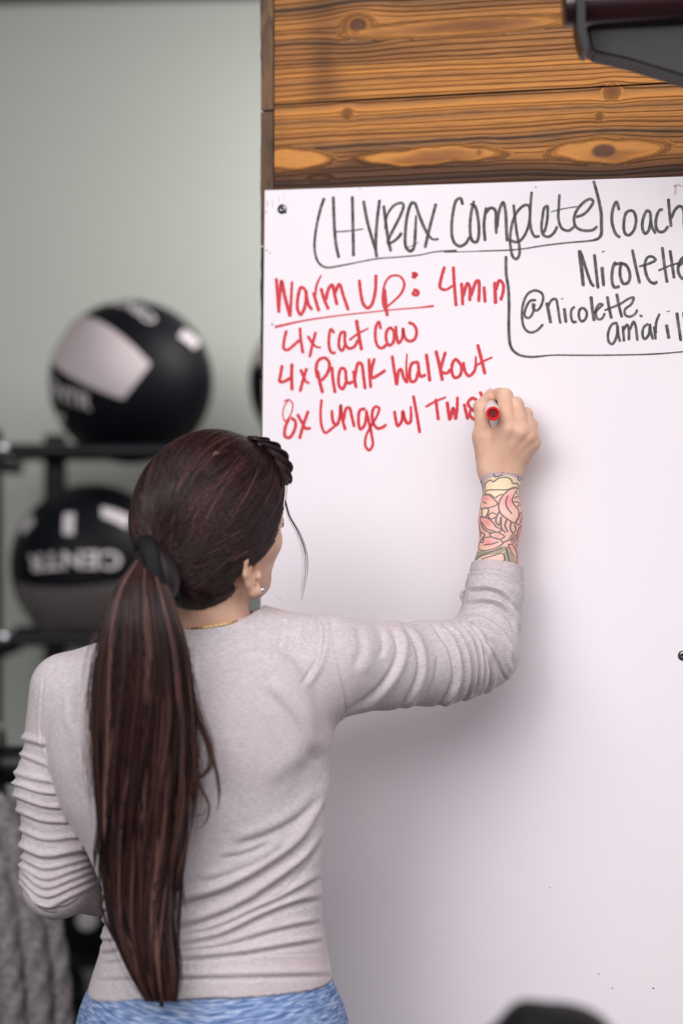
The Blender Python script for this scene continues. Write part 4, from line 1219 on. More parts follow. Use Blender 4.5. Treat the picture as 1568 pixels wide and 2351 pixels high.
def body_f(P):
    d = trunk(P, -.007)
    d = smin(d, rcone(P, J['neckA'] + np.array([0, 0, -.03]), J['shL'] + np.array([.02, 0, -.005]), .048, .030), .03)
    d = smin(d, rcone(P, J['neckA'] + np.array([0, 0, -.03]), J['shR'] + np.array([-.02, 0, 0]), .048, .036), .03)
    d = smin(d, left_arm(P, -.006), .02)
    d = smin(d, chain(P, [J['shR'], PX(960, 1524, 2.655), J['elbowR']], [.048, .044, .038], .02), .03)
    d = smin(d, rcone(P, J['neckA'], J['neckA'] + np.array([0, 0, -.06]), .052, .056), .02)
    # thighs, shins and feet inside the leggings
    for s in (-1, 1):
        d = smin(d, chain(P, [np.array([-.160 + .085 * s, 2.57, .80]), np.array([-.160 + .088 * s, 2.575, .44]), np.array([-.160 + .09 * s, 2.60, .09]), np.array([-.160 + .10 * s, 2.50, .05])], [.070, .050, .034, .030], .02), .02)
        d = smin(d, rcone(P, np.array([-.160 + .09 * s, 2.60, .05]), np.array([-.160 + .105 * s, 2.74, .040]), .028, .026), .02)
    # left hand
    w = J['wristL']; ax = HANDL['dirv']; sd = nrm(np.cross(ax, (0, 0, 1))); up = np.cross(sd, ax)
    hd = ellip(P, w + ax * .045, (.042, .042, .042)) if False else rcone(P, w + ax * .01, w + ax * .06, .020, .024)
    hd = np.maximum(hd, np.abs((P - w.astype(np.float32)) @ sd.astype(np.float32)) - .014)
    for i, (o, l) in enumerate(((.024, .060), (.008, .068), (-.008, .062), (-.023, .048))):
        a = w + ax * .075 + up * o; b_ = a + ax * l * .5 - sd * .004; c_ = b_ + ax * l * .4 - sd * .018
        hd = smin(hd, chain(P, [a - ax * .02, a, b_, c_], [.0095, .009, .008, .007], .003), .004)
    t0 = w + ax * .025 + up * .02; t1 = t0 + ax * .03 + up * .022; t2 = t1 + ax * .026 + up * .006
    hd = smin(hd, chain(P, [t0, t1, t2], [.012, .0095, .008], .004), .006)
    return smin(d, hd, .010)
BV, BQ = solid(body_f, (-.46, 2.38, -.0), (.26, 2.95, 1.36), 0.0055, sub=0, k=4, slack=.03)

# --- forearm tattoo: a skin patch drawn in ink colours
def tat():
    k = 5.0036; ox, oy = 1020, 860
    NY, NX = 260, 150
    py = np.linspace(oy + 1110 / k, 1330, NY)
    cxs = np.interp(py, [1080, 1130, 1190, 1260, 1340], [1148, 1149, 1150, 1148, 1144])
    hw = np.interp(py, [1080, 1110, 1150, 1190, 1250, 1300, 1340], [46, 43.5, 42, 42, 44, 48, 53])
    ang = np.linspace(-1.75, 1.75, NX)
    Yc_ = np.interp(py, [1080, 1190, 1340], [2.79, 2.782, 2.768])
    V = np.zeros((NY, NX, 3)); U = np.zeros((NY, NX)); W_ = np.zeros((NY, NX))
    for i in range(NY):
        c = PX(cxs[i], py[i], Yc_[i]); rr = hw[i] / F * Yc_[i]
        V[i, :, 0] = c[0] + rr * np.sin(ang); V[i, :, 1] = c[1] - rr * np.cos(ang) / 1.1; V[i, :, 2] = c[2]
        U[i] = (cxs[i] + hw[i] * np.clip(ang / 1.35, -1.3, 1.3) * .97 - ox) * k; W_[i] = (py[i] - oy) * k
    Vf = project(hand_f, V.reshape(-1, 3), 5, .01)
    g = grad(hand_f, Vf); g /= np.linalg.norm(g, axis=1)[:, None] + 1e-9
    Vf = Vf + g * 0.00035
    X, Yy = U.ravel(), W_.ravel()
    col = np.tile(np.array([.70, .46, .33]), (len(X), 1))
    def inside(poly):
        p = catmull(poly + [poly[0]], 60); r = np.zeros(len(X), bool)
        for (x0, y0), (x1, y1) in zip(p[:-1], p[1:]):
            c = ((y0 > Yy) != (y1 > Yy)); 
            with np.errstate(divide='ignore', invalid='ignore'):
                xi = (x1 - x0) * (Yy - y0) / (y1 - y0 + 1e-9) + x0
            r ^= c & (X < xi)
        return r
    def dist(line):
        p = catmull(line, max(8, len(line) * 7)); d = np.full(len(X), 1e9)
        for (x0, y0), (x1, y1) in zip(p[:-1], p[1:]):
            bx, by = x1 - x0, y1 - y0; t = np.clip(((X - x0) * bx + (Yy - y0) * by) / (bx * bx + by * by + 1e-9), 0, 1)
            d = np.minimum(d, np.hypot(X - x0 - t * bx, Yy - y0 - t * by))
        return d
    cream = np.array([.84, .66, .45]); pink = np.array([.74, .27, .27]); lpink = np.array([.80, .47, .39]); olive = np.array([.34, .30, .21]); lav = np.array([.54, .40, .44])
    dk = np.array([.10, .085, .10])
    def fill(poly, c, c2=None, ctr=None, rad=80):
        m = inside(poly); cc = np.tile(c, (m.sum(), 1))
        if c2 is not None:
            t = np.clip(1 - np.hypot(X[m] - ctr[0], Yy[m] - ctr[1]) / rad, 0, 1)[:, None]; cc = cc * (1 - t) + c2 * t
        col[m] = cc
    ink = np.zeros(len(X))
    def line(l, wd=8, s=.85):
        nonlocal ink
        ink = np.maximum(ink, s * np.clip((wd + 1.5 - dist(l)) / 4.0, 0, 1))
    below = Yy > np.interp(X, [420, 450, 520, 650, 760, 850, 900], [1220, 1172, 1137, 1128, 1140, 1170, 1200])
    col[below] = cream * .96
    col[below & (Yy > 1400)] = lpink
    m_ = below & (Yy < np.interp(X, [420, 480, 540, 700, 850], [1400, 1230, 1190, 1160, 1215])); col[m_] = lav
    fill([(480, 1290), (520, 1220), (570, 1240), (640, 1185), (730, 1210), (760, 1255), (855, 1290), (700, 1315), (500, 1325)], cream * 1.02)
    fill([(440, 2040), (560, 2030), (650, 1970), (705, 1985), (610, 2060), (490, 2110), (390, 2200), (390, 2060)], olive)
    fill([(650, 2060), (690, 2000), (770, 2160), (650, 2170)], olive)
    A = [(430, 1400), (455, 1385), (520, 1380), (570, 1420), (612, 1490), (560, 1530), (500, 1545), (440, 1545)]; fill(A, lpink, pink, (500, 1425), 70)
    B = [(800, 1300), (720, 1320), (660, 1380), (625, 1470), (625, 1560), (650, 1620), (700, 1672), (745, 1702), (785, 1650), (792, 1570), (750, 1490), (740, 1440), (770, 1380), (830, 1310)]
    fill(B, np.array([.82, .52, .44]), pink, (715, 1450), 130)
    Cc = [(460, 1640), (530, 1650), (580, 1700), (602, 1750), (650, 1785), (580, 1815), (520, 1800), (475, 1740)]; fill(Cc, lpink, pink, (530, 1700), 70)
    Dd = [(850, 1580), (800, 1620), (765, 1700), (800, 1722), (840, 1660), (870, 1600)]; fill(Dd, lpink, pink, (820, 1650), 60)
    Ee = [(430, 1960), (470, 1900), (530, 1870), (600, 1880), (652, 1930), (600, 1990), (540, 2022), (480, 2030), (430, 2000)]; fill(Ee, lpink, pink, (545, 1930), 80)
    E2 = [(545, 1830), (610, 1812), (665, 1860), (620, 1892), (560, 1862)]; fill(E2, lpink, pink, (610, 1850), 40)
    Ff = [(490, 2140), (560, 2100), (645, 2055), (650, 2150), (560, 2190)]; fill(Ff, lpink)
    Hh = [(700, 1950), (745, 1950), (792, 2030), (802, 2112), (760, 2080), (712, 2000)]; fill(Hh, lpink, pink, (740, 1990), 50)
    Ii = [(860, 1720), (810, 1760), (800, 1830), (820, 1900), (880, 1960)]; fill(Ii, np.array([.72, .30, .27]))
    I2 = [(790, 1940), (865, 2000), (855, 2062), (800, 2002)]; fill(I2, lpink)
    I3 = [(830, 2060), (900, 2220), (775, 2180)]; fill(I3, np.array([.72, .30, .26]))
    Gg = [(475, 1560), (520, 1538), (542, 1570), (520, 1640), (490, 1642)]; fill(Gg, cream)
    for pl in (A, B, Cc, Dd, Ee, E2, Ff, Hh, Ii, I2, I3, Gg): line(pl + [pl[0]])
    for l in ([(400, 1240), (420, 1220), (450, 1170), (520, 1135), (650, 1128), (760, 1140), (860, 1172)], [(470, 1330), (480, 1260), (540, 1218), (570, 1235), (620, 1195), (690, 1185), (735, 1215), (750, 1250), (800, 1255), (860, 1290)],
              [(575, 1150), (590, 1180), (650, 1158)], [(800, 1165), (822, 1215), (865, 1200)], [(470, 1365), (500, 1330), (600, 1320), (700, 1320), (760, 1300), (870, 1310)],
              [(430, 1230), (440, 1330), (470, 1372)], [(470, 1372), (540, 1375), (590, 1412), (612, 1390), (652, 1368)], [(470, 1470), (512, 1485)], [(700, 1390), (680, 1460), (690, 1540), (722, 1600)],
              [(770, 1420), (800, 1400), (870, 1420)], [(740, 1460), (800, 1470), (870, 1492)], [(790, 1520), (830, 1500), (870, 1530)], [(560, 1600), (540, 1630), (570, 1662), (612, 1622), (572, 1590)],
              [(622, 1590), (600, 1680), (622, 1732), (642, 1640)], [(640, 1670), (642, 1760), (672, 1812)], [(680, 1670), (670, 1740), (692, 1800)], [(720, 1690), (715, 1770), (742, 1822)], [(752, 1720), (772, 1790), (752, 1812)],
              [(460, 1810), (502, 1840), (480, 1880), (450, 1922), (482, 1932), (492, 1890)], [(650, 1930), (700, 1900), (750, 1880)], [(680, 1990), (690, 2070), (700, 2160)], [(400, 2150), (500, 2080), (640, 1990)], [(500, 1960), (560, 1950), (610, 1925)],
              [(420, 1640), (440, 1750), (455, 1860)], [(800, 1340), (830, 1380), (870, 1400)], [(480, 1700), (520, 1770), (590, 1800)]):
        line(l)
    ds = np.hypot((X - 755) / 45, (Yy - 1880) / 62)
    ink = np.maximum(ink, np.where(ds < 1, .55 + .3 * np.sin(X * .35) * np.sin(Yy * .33), 0))
    col = col * (1 - ink[:, None]) + dk * ink[:, None]
    Q = [(i * NX + j, i * NX + j + 1, (i + 1) * NX + j + 1, (i + 1) * NX + j) for i in range(NY - 1) for j in range(NX - 1)
         if below[i * NX + j] and below[(i + 1) * NX + j + 1]]
    return Vf, np.array(Q)[:, ::-1], col
TV, TQ, TC = tat()

# --- eyes and brows
def quadball(c, r, fwd=None, cap=None):
    """a ball (or only its front cap) as quads"""
    ax = fwd if fwd is not None else HF; u = nrm(np.cross(ax, HR)); v = np.cross(ax, u); n, m_ = 20, 12; V = []
    for i in range(m_ + 1):
        th = (cap or math.pi) * (i + .02) / (m_ + .04)
        for k in range(n):
            a = 2 * math.pi * k / n; V.append(c + r * (ax * math.cos(th) + math.sin(th) * (u * math.cos(a) + v * math.sin(a))))
    return np.array(V), np.array([(i * n + k, i * n + (k + 1) % n, (i + 1) * n + (k + 1) % n, (i + 1) * n + k) for i in range(m_) for k in range(n)])
def surf(r, u):
    p = np.array([HL(r, .12, u)])
    for _ in range(40): p = p - HF * max(float(head_f(p.astype(np.float32))[0]), 0) * .7
    return p[0]
extra = []
for s in (-1, 1):
    c = surf(.031 * s, -.014) - HF * .0098; ga = nrm(HF + HR * .12 + HU * .05)
    extra.append((*quadball(c, .0118), 3)); extra.append((*quadball(c, .0122, ga, .48), 4))
    mb_ = MB(); mb_.tube([surf(x * s, y) + HF * .0003 for x, y in ((.014, .007), (.024, .012), (.036, .013), (.047, .006))], [.0018, .0026, .0022, .0010], 8, cap=False)
    extra.append((np.array(mb_.V), np.array(mb_.F), 4))
    for l0, l1 in ((.006, .0035), (-.0062, -.0035)):
        mb_ = MB(); mb_.tube([c + HF * math.sqrt(max(.0128 ** 2 - (x * x + (y * y)), 1e-6)) + HR * x + HU * y for x, y in ((-.0105, 0), (-.006, l0 * .8), (0, l0), (.006, l0 * .8), (.0105, 0))], [.0010, .0016, .0017, .0016, .0010], 8, cap=False)
        extra.append((np.array(mb_.V), np.array(mb_.F), 0))
mb_ = MB()
mb_.tube([surf(x, y) - HF * .0012 for x, y in ((-.021, -.067), (-.010, -.0635), (0, -.0645), (.010, -.0635), (.021, -.067))], [.0012, .0032, .0030, .0032, .0012], 10, cap=False)
mb_.tube([surf(x, y) - HF * .0012 for x, y in ((-.020, -.0675), (-.010, -.0705), (0, -.0715), (.010, -.0705), (.020, -.0675))], [.0012, .0034, .0040, .0034, .0012], 10, cap=False)
extra.append((np.array(mb_.V), np.array(mb_.F), 5))
allV = [HV, BV, RV, TV] + [n[0] for n in nails] + [e[0] for e in extra]; allQ = [HQ, BQ, RQ, TQ] + [n[1] for n in nails] + [e[1] for e in extra]
mi = [0, 0, 0, 1] + [2] * len(nails) + [e[2] for e in extra]
off = 0; QQ = []; MI = []
for V_, Q_, m_ in zip(allV, allQ, mi):
    QQ.append(Q_ + off); off += len(V_); MI.append(np.full(len(Q_), m_, np.int32))
me = fastmesh('person', np.concatenate(allV), np.concatenate(QQ))
person = link('person', me, [M_SKIN, M_TATTOO, M_NAIL, M_EYE, M_IRIS, M_LIP])
me.polygons.foreach_set('material_index', np.concatenate(MI))
ca = me.color_attributes.new('ink', 'FLOAT_COLOR', 'POINT')
cc = np.ones((len(me.vertices), 4), np.float32); s0 = len(HV) + len(BV) + len(RV)
cc[s0:s0 + len(TV), :3] = TC; ca.data.foreach_set('color', cc.ravel())
tag(person, 'woman with a long dark ponytail in a mauve-grey long-sleeved shirt writing on the whiteboard', 'person')
def child(name, V, Q, mat, parent=None):
    return link(name, fastmesh(name, V, Q), mat, parent or person)
# ------------------------------------------------------------------ long-sleeved shirt
UPR = [J['shR'], PX(880, 1528, 2.615), PX(985, 1522, 2.668), PX(1060, 1510, 2.712), J['elbowR']]
UPr = [.0545, .0525, .0510, .0475, .0455]
FOR_ = [J['elbowR'], PX(1120, 1440, 2.750), PX(1133, 1365, 2.762), J['cuffR'] + (J['cuffR'] - PX(1133, 1365, 2.762)) * .3]
FORr = [.0450, .0395, .0365, .0350]
cuff_n = nrm(J['cuffR'] - PX(1128, 1420, 2.752))
CUFF = PX(1138, 1300, 2.772)
def shirt_f(P):
    d = trunk(P, 0.0)
    tl = rcone(P, PX(470, 1486, 2.585), PX(160, 1572, 2.575), .050, .034)
    tr = rcone(P, PX(500, 1480, 2.585), J['shR'] + np.array([-.01, 0, .002]), .061, .050)
    d = smin(d, tl, .035); d = smin(d, tr, .035)
    # shoulder blades and the hollow of the spine
    d = smin(d, ellip(P, PX(600, 1640, 2.505), (.055, .022, .075)), .03)
    d = smin(d, ellip(P, PX(290, 1660, 2.505), (.050, .020, .075)), .03)
    arm = chain(P, UPR, UPr, .02)
    arm = smin(arm, chain(P, FOR_, FORr, .015), .018)
    arm = np.maximum(arm, (P - CUFF.astype(np.float32)) @ cuff_n.astype(np.float32))
    d = smin(d, arm, .032)
    la = left_arm(P, .0035)
    la = np.maximum(la, (P - J['wristL'].astype(np.float32)) @ nrm(J['wristL'] - J['elbowL']).astype(np.float32) + .01)
    d = smin(d, la, .010)
    # neckline and hem
    nk = rcone(P, J['neckA'] + np.array([0, 0.004, -.005]), J['neckB'] + np.array([.0, 0, .06]), .0575, .066)
    d = np.maximum(d, -nk)
    hem = ZS(2246, 2.575) - P[:, 2] + (P[:, 0] + .16) * 0.02 - .010 * np.clip((-.235 - P[:, 0]) / .06, 0, 1)
    return np.maximum(d, hem).astype(np.float32)
SV, SQ = solid(shirt_f, (-.46, 2.42, .82), (.255, 2.86, 1.40), 0.0036, sub=1, k=4, slack=.03)

def seg_dist(px, py, line):
    """signed distance (pixels of the photo) to a fold line, and how far along it"""
    p = catmull(line, max(10, len(line) * 6))
    best = np.full(len(px), 1e9); sg = np.zeros(len(px)); tt = np.zeros(len(px))
    for i in range(len(p) - 1):
        a, b_ = p[i], p[i + 1]; ab = b_ - a
        t = np.clip(((px - a[0]) * ab[0] + (py - a[1]) * ab[1]) / (ab @ ab + 1e-9), 0, 1)
        dx = px - a[0] - t * ab[0]; dy = py - a[1] - t * ab[1]
        d = np.hypot(dx, dy); m = d < best
        best[m] = d[m]; sg[m] = np.sign(ab[0] * dy - ab[1] * dx)[m]; tt[m] = ((i + t) / (len(p) - 1))[m]
    return best, sg, tt
fx, fy = projpx(SV); N0 = vnormals(SV, SQ)
back = np.clip((-N0[:, 1] + 0.35) / 0.5, 0, 1)            # the side of the shirt that faces the room
armmask = ((fx < 232) & (SV[:, 1] > 2.52)) 
disp = np.zeros(len(SV))
def fold(line, w_, amp, mask=None, fur=.95):
    """a crease: a rounded ridge with a furrow under it (to the right of the line's direction)"""
    x0, y0 = np.min(line, 0) - 5 * w_; x1, y1 = np.max(line, 0) + 5 * w_
    m = (fx > x0) & (fx < x1) & (fy > y0) & (fy < y1)
    if mask is not None: m &= mask
    if not m.any(): return
    d, s, t = seg_dist(fx[m], fy[m], line)
    sd = d * s
    taper = np.clip(np.minimum(t, 1 - t) * 6, 0, 1) ** .8
    taper = np.maximum(taper, 0.0)
    v = np.exp(-(sd / w_) ** 2) - fur * np.exp(-((sd - 1.25 * w_) / (.62 * w_)) ** 2)
    disp[m] += 1.35 * amp * v * taper
torso_m = ~armmask & (back > .2) & (fx < 800)
# the diagonal drags across the lower back (each line runs left to right; the furrow lies below it)
for ln, w_, a in (
    ([(380, 2076), (450, 2052), (517, 2030), (601, 1985), (685, 1920), (735, 1830), (752, 1770)], 15, .0052),
    ([(390, 2122), (460, 2104), (540, 2072), (620, 2022), (690, 1968), (738, 1905)], 14, .0052),
    ([(400, 2140), (496, 2118), (580, 2080), (655, 2046), (738, 2002)], 11, .0040),
    ([(400, 2160), (500, 2140), (600, 2092), (680, 2062), (742, 2052)], 12, .0042),
    ([(400, 2176), (520, 2160), (640, 2126), (742, 2106)], 9, .0026),
    ([(400, 2196), (540, 2184), (660, 2164), (745, 2150)], 9, .0030),
    ([(450, 2016), (520, 1996), (600, 1960), (660, 1915)], 12, .0018),
    ([(530, 1925), (600, 1905), (680, 1860), (730, 1800)], 14, .0018),
    ([(560, 2070), (640, 2040), (720, 1960), (745, 1900)], 7, .0016),
    ([(500, 1960), (560, 1950), (620, 1925)], 9, .0010),
    ([(620, 1560), (690, 1640), (735, 1740)], 20, .0022),
    ([(600, 1790), (680, 1730), (740, 1690)], 28, .0012),
    ([(690, 1400), (700, 1440), (680, 1500)], 8, .0016), ([(735, 1400), (750, 1450), (738, 1520), (700, 1580)], 9, .0024), ([(655, 1405), (660, 1450), (650, 1490)], 8, .0012),
    ([(715, 1398), (722, 1440), (712, 1490)], 6, .0013),
    ([(232, 2050), (270, 2058), (330, 2050)], 7, .0032), ([(228, 2078), (270, 2090), (330, 2080)], 7, .0032), ([(230, 2108), (275, 2122), (340, 2108)], 8, .0036),
    ([(228, 2150), (262, 2152), (300, 2128), (340, 2120)], 8, .0034), ([(228, 2182), (260, 2178), (300, 2160), (350, 2158)], 8, .0030), ([(235, 2206), (290, 2198), (360, 2196)], 7, .0020),
    ([(160, 1560), (164, 1620), (172, 1680)], 12, -.0008)):
    fold([tuple(p) for p in ln], w_, a, torso_m)
# hem band and its double edge
for yy, a, w_ in ((2236, .0022, 9), (2196, -.0007, 3)):
    hx_ = np.linspace(200, 775, 12); fold([(x, yy + (487 - x) * .022) for x in hx_], w_, a, ~armmask)
# armhole seams
fold([(758, 1440), (772, 1500), (784, 1560), (793, 1610), (790, 1660)], 3.2, -.0014, back > .1)
fold([(100, 1540), (94, 1620), (92, 1680), (108, 1740)], 3.0, -.0011, back > .1)
# rings of cloth pushed up the hanging left sleeve
lm = armmask | (fx < 200)
S32 = SV.astype(np.float32); lm = (left_arm(S32, .0035) < trunk(S32) + .004) & (fx < 260)
rings = [(1690, 1706, 1745, 12, .0050), (1728, 1752, 1792, 9, .0040), (1775, 1790, 1790, 11, .0040), (1800, 1818, 1816, 7, .0052), (1826, 1848, 1848, 9, .0050), (1858, 1882, 1880, 10, .0050), (1900, 1925, 1912, 9, .0040), (1936, 1962, 1938, 12, .0068),
         (1962, 1992, 1962, 9, .0040), (1978, 2016, 1976, 9, .0042), (1992, 2036, 1992, 9, .0042), (2004, 2056, 2008, 9, .0046), (2020, 2076, 2026, 11, .0050)]
for (ya, yb, yc, w_, a) in rings:
    fold([(-10, ya - 16), (40, ya), (100, yb), (165, (yb + yc) / 2 + 2), (222, yc), (270, yc - 14)], w_ * .72, a * .62, lm, .5)
for ln in ([(70, 2060), (100, 2086), (130, 2090)], [(60, 2040), (95, 2072), (140, 2078), (190, 2052)], [(40, 1975), (60, 2002), (80, 2020)]):
    fold(ln, 5, .0018, lm, .6)
# the raised right sleeve
rm = (fx > 770) & (SV[:, 0] > -.02)
for ln, w_, a in (
    ([(905, 1425), (928, 1480), (915, 1540), (870, 1600), (800, 1650)], 11, .0030), ([(935, 1430), (966, 1480), (972, 1540), (950, 1600), (920, 1640)], 8, .0028), ([(960, 1600), (985, 1560), (995, 1500)], 8, .0010),
    ([(1000, 1428), (1040, 1480), (1052, 1550), (1035, 1600), (1005, 1635)], 8, .0040), ([(1022, 1424), (1060, 1478), (1072, 1540), (1060, 1590), (1030, 1622)], 6.5, .0042), ([(1040, 1420), (1075, 1470), (1090, 1530), (1078, 1590), (1050, 1618)], 6.5, .0042),
    ([(1058, 1420), (1095, 1468), (1104, 1520), (1098, 1575), (1078, 1606)], 6.5, .0042), ([(1075, 1425), (1108, 1470), (1118, 1530), (1112, 1570), (1095, 1600)], 6, .0038), ([(1112, 1480), (1130, 1530), (1128, 1570), (1108, 1596)], 6, .0036),
    ([(1062, 1424), (1100, 1424), (1140, 1446), (1165, 1480), (1178, 1520)], 8, .0044), ([(1110, 1452), (1140, 1474), (1160, 1510), (1172, 1548)], 7, .0034), ([(1118, 1470), (1146, 1510), (1168, 1560)], 6, .0026),
    ([(1068, 1382), (1110, 1374), (1150, 1384), (1180, 1412), (1195, 1450)], 8, .0040), ([(1075, 1350), (1120, 1346), (1160, 1362), (1188, 1400)], 8, .0040), ([(1080, 1325), (1130, 1325), (1190, 1352)], 7, -.0012),
    ([(840, 1430), (850, 1490), (830, 1550)], 16, .0016), ([(880, 1432), (892, 1480), (880, 1520)], 10, .0012)):
    fold(ln, w_, a, rm)
# cuff hem line
fold([(1065, 1316), (1100, 1310), (1150, 1312), (1185, 1328), (1205, 1342)], 3.5, -.0018, rm)
# soft overall unevenness of jersey
ph = RNG.uniform(0, 6.28, (10, 3)); fr = RNG.normal(0, 28, (10, 3))
for i in range(10): disp += .00022 * np.sin((SV * fr[i]).sum(1) + ph[i, 0])
SV = SV + N0 * disp[:, None]
shirt = child('long_sleeved_shirt', SV, SQ, M_SHIRT)
# thumb hole at the edge of the right cuff: a little loop of cloth standing off the sleeve
m = MB(); pts = [PX(1075, 1345, 2.762), PX(1066, 1352, 2.757), PX(1059, 1362, 2.755), PX(1060, 1374, 2.757), PX(1069, 1384, 2.760)]
m.tube(catmull(np.array(pts)[:, [0, 2, 1]], 14)[:, [0, 2, 1]], .0021, 10)
m.build('thumb_loop', M_SHIRT, shirt, smooth=True)

# ------------------------------------------------------------------ leggings and shoes
def leg_f(P):
    d = trunk(P, -.0045)
    d = np.maximum(d, P[:, 2] - ZS(2215, 2.575))
    lg = None
    for s in (-1, 1):
        q = chain(P, [np.array([-.160 + .082 * s, 2.567, .80]), np.array([-.160 + .086 * s, 2.57, .62]), np.array([-.160 + .088 * s, 2.575, .44]), np.array([-.160 + .09 * s, 2.585, .30]), np.array([-.160 + .09 * s, 2.60, .09])],
                  [.083, .070, .054, .053, .040], .03)
        lg = q if lg is None else smin(lg, q, .006)
    for s in (-1, 1):
        lg = smin(lg, ellip(P, np.array([-.160 + .068 * s, 2.505, .775]), (.075, .075, .085)), .03)
    d = smin(d, lg, .03)
    return np.maximum(d, .085 - P[:, 2]).astype(np.float32)
LV, LQ = solid(leg_f, (-.40, 2.38, .06), (.06, 2.74, .96), 0.006, sub=1, k=4, slack=.03)
fx, fy = projpx(LV); N0 = vnormals(LV, LQ); disp = np.zeros(len(LV))
fold([(489, 2235), (489, 2351), (488, 2460)], 4, -.0016, N0[:, 1] < 0)
child('leggings', LV + N0 * disp[:, None], LQ, M_LEG)
M_SHOE = mat_simple('dark_trainer', (0.06, 0.06, 0.07), 0.6, noise=0.2, nscale=80)
M_SOLE = mat_simple('white_sole', (0.7, 0.7, 0.7), 0.6, noise=0.05)
for s in (-1, 1):
    def shoe_f(P, s=s):
        d = smin(rcone(P, np.array([-.160 + .09 * s, 2.595, .055]), np.array([-.160 + .105 * s, 2.755, .045]), .040, .036), rcone(P, np.array([-.160 + .09 * s, 2.60, .06]), np.array([-.160 + .09 * s, 2.60, .10]), .042, .044), .03)
        return np.maximum(d, .018 - P[:, 2]).astype(np.float32)
    V_, Q_ = solid(shoe_f, (-.160 + .1 * s - .08, 2.52, 0), (-.160 + .1 * s + .08, 2.83, .16), .006, sub=0, slack=.03)
    sh = child('shoe', V_, Q_, M_SHOE)
    m = MB(); pr = [(-.036, 2.565), (-.030, 2.545), (0, 2.535), (.03, 2.545), (.036, 2.565), (.040, 2.70), (.036, 2.76), (.02, 2.79), (-.01, 2.79), (-.03, 2.76), (-.036, 2.70)]
    cx = -.160 + .098 * s
    V = [(cx + a, b_, 0.0) for a, b_ in pr] + [(cx + a, b_, .021) for a, b_ in pr]; n = len(pr)
    m.add(V, [tuple(range(n - 1, -1, -1)), tuple(range(n, 2 * n))] + [(i, (i + 1) % n, n + (i + 1) % n, n + i) for i in range(n)])
    m.build('sole', M_SOLE, sh)

# ------------------------------------------------------------------ hair
def mat_hair(name, ca, cb, cc):
    m, nt, b, N, L = newmat(name)
    at = N('ShaderNodeAttribute'); at.attribute_name = 'tone'
    cr = N('ShaderNodeValToRGB'); e = cr.color_ramp.elements
    e[0].position = 0.0; e[0].color = (*ca, 1); e[1].position = 1.0; e[1].color = (*cc, 1)
    q = e.new(0.55); q.color = (*cb, 1)
    L(at.outputs['Fac'], cr.inputs['Fac']); L(cr.outputs['Color'], b.inputs['Base Color'])
    b.inputs['Roughness'].default_value = 0.36; b.inputs['Specular IOR Level'].default_value = 0.32
    return m
M_HAIR = mat_hair('maroon_brown_hair', (0.009, 0.0045, 0.005), (0.022, 0.0075, 0.0085), (0.105, 0.037, 0.039))
M_TAIL = mat_hair('ponytail_hair', (0.009, 0.004, 0.0045), (0.048, 0.020, 0.018), (0.21, 0.108, 0.090))
M_HAIRCAP = mat_simple('hair_underlayer', (0.010, 0.005, 0.0055), 0.5, noise=0.4, nscale=150)
def strands(name, paths, rads, tones, mat, parent):
    """real strands as one hair-curves object"""
    hc = bpy.data.hair_curves.new(name)
    cnt = [len(p) for p in paths]
    hc.add_curves(cnt)
    P = np.concatenate(paths).astype(np.float32)
    hc.attributes['position'].data.foreach_set('vector', P.ravel())
    ra = hc.attributes.get('radius') or hc.attributes.new('radius', 'FLOAT', 'POINT')
    ra.data.foreach_set('value', np.concatenate(rads).astype(np.float32))
    ta = hc.attributes.new('tone', 'FLOAT', 'CURVE'); ta.data.foreach_set('value', np.asarray(tones, np.float32))
    hc.materials.append(mat)
    o = bpy.data.objects.new(name, hc); COL.objects.link(o)
    o.parent = parent
    o.matrix_parent_inverse = Matrix.Translation(person.location).inverted()
    return o

TIE = PX(362, 1316, 2.462)                      # where the tail is gathered
tl_ = HM.T @ (TIE - HC); TIED = nrm(tl_); TAX = nrm(HM.T @ (PX(392, 1392, 2.452) - PX(328, 1240, 2.452)))        # that direction in the head's own axes
CR = np.array([.0865, .1060, .1085])            # hair surface radii
NAPE = nrm(HM.T @ np.array([-.012, -.060, -.104]))
def hair_R(d):
    """distance of the hair surface from the skull centre along unit directions (head axes)"""
    q = 1 / np.sqrt(((d / CR) ** 2).sum(-1))
    c = np.clip(d @ TIED, -1, 1); a = np.arccos(c)
    q = q + (np.linalg.norm(tl_) - .012 - 1 / np.sqrt(((TIED / CR) ** 2).sum())) * np.exp(-(a / .30) ** 2)
    k = nrm((.30, .72, .62)); q = q + .005 * np.exp(-((np.arccos(np.clip(d @ k, -1, 1))) / .35) ** 2)
    q = q + .016 * np.exp(-((np.arccos(np.clip(d @ NAPE, -1, 1))) / .42) ** 2)
    return q
def hairline(d):
    """>0 inside the hair, in head axes"""
    r, f, u = d[..., 0], d[..., 1], d[..., 2]
    front = 0.47 + .52 * np.clip(u, -1, 1) - f               # forehead and temples
    ear = np.hypot((f - .02) / .34, (u + .50) / .30) - 1 + (np.abs(r) < .45) * 5     # clear of the ears
    nape = u + 0.86 + .40 * np.clip(-f, 0, 1)
    side = np.where(f > -.10, u + .40 - 0.1 * f, np.minimum(1.0, u + .40 + 3.0 * (-.10 - f)))
    return np.minimum(np.minimum(front, ear), np.minimum(nape, side))
bm = bmesh.new(); bmesh.ops.create_icosphere(bm, subdivisions=6, radius=1)
for i, v in enumerate(bm.verts): v.index = i
D_ = np.array([v.co[:] for v in bm.verts]); Tq = np.array([[v.index for v in f.verts] for f in bm.faces]); bm.free()
hm = np.clip(hairline(D_) / .10 + .35, 0, 1)
keep = hairline(D_) > -.16
Rr = (hair_R(D_) - .0035) * hm + .062 * (1 - hm)
capV = HC + (D_ * Rr[:, None]) @ HM.T
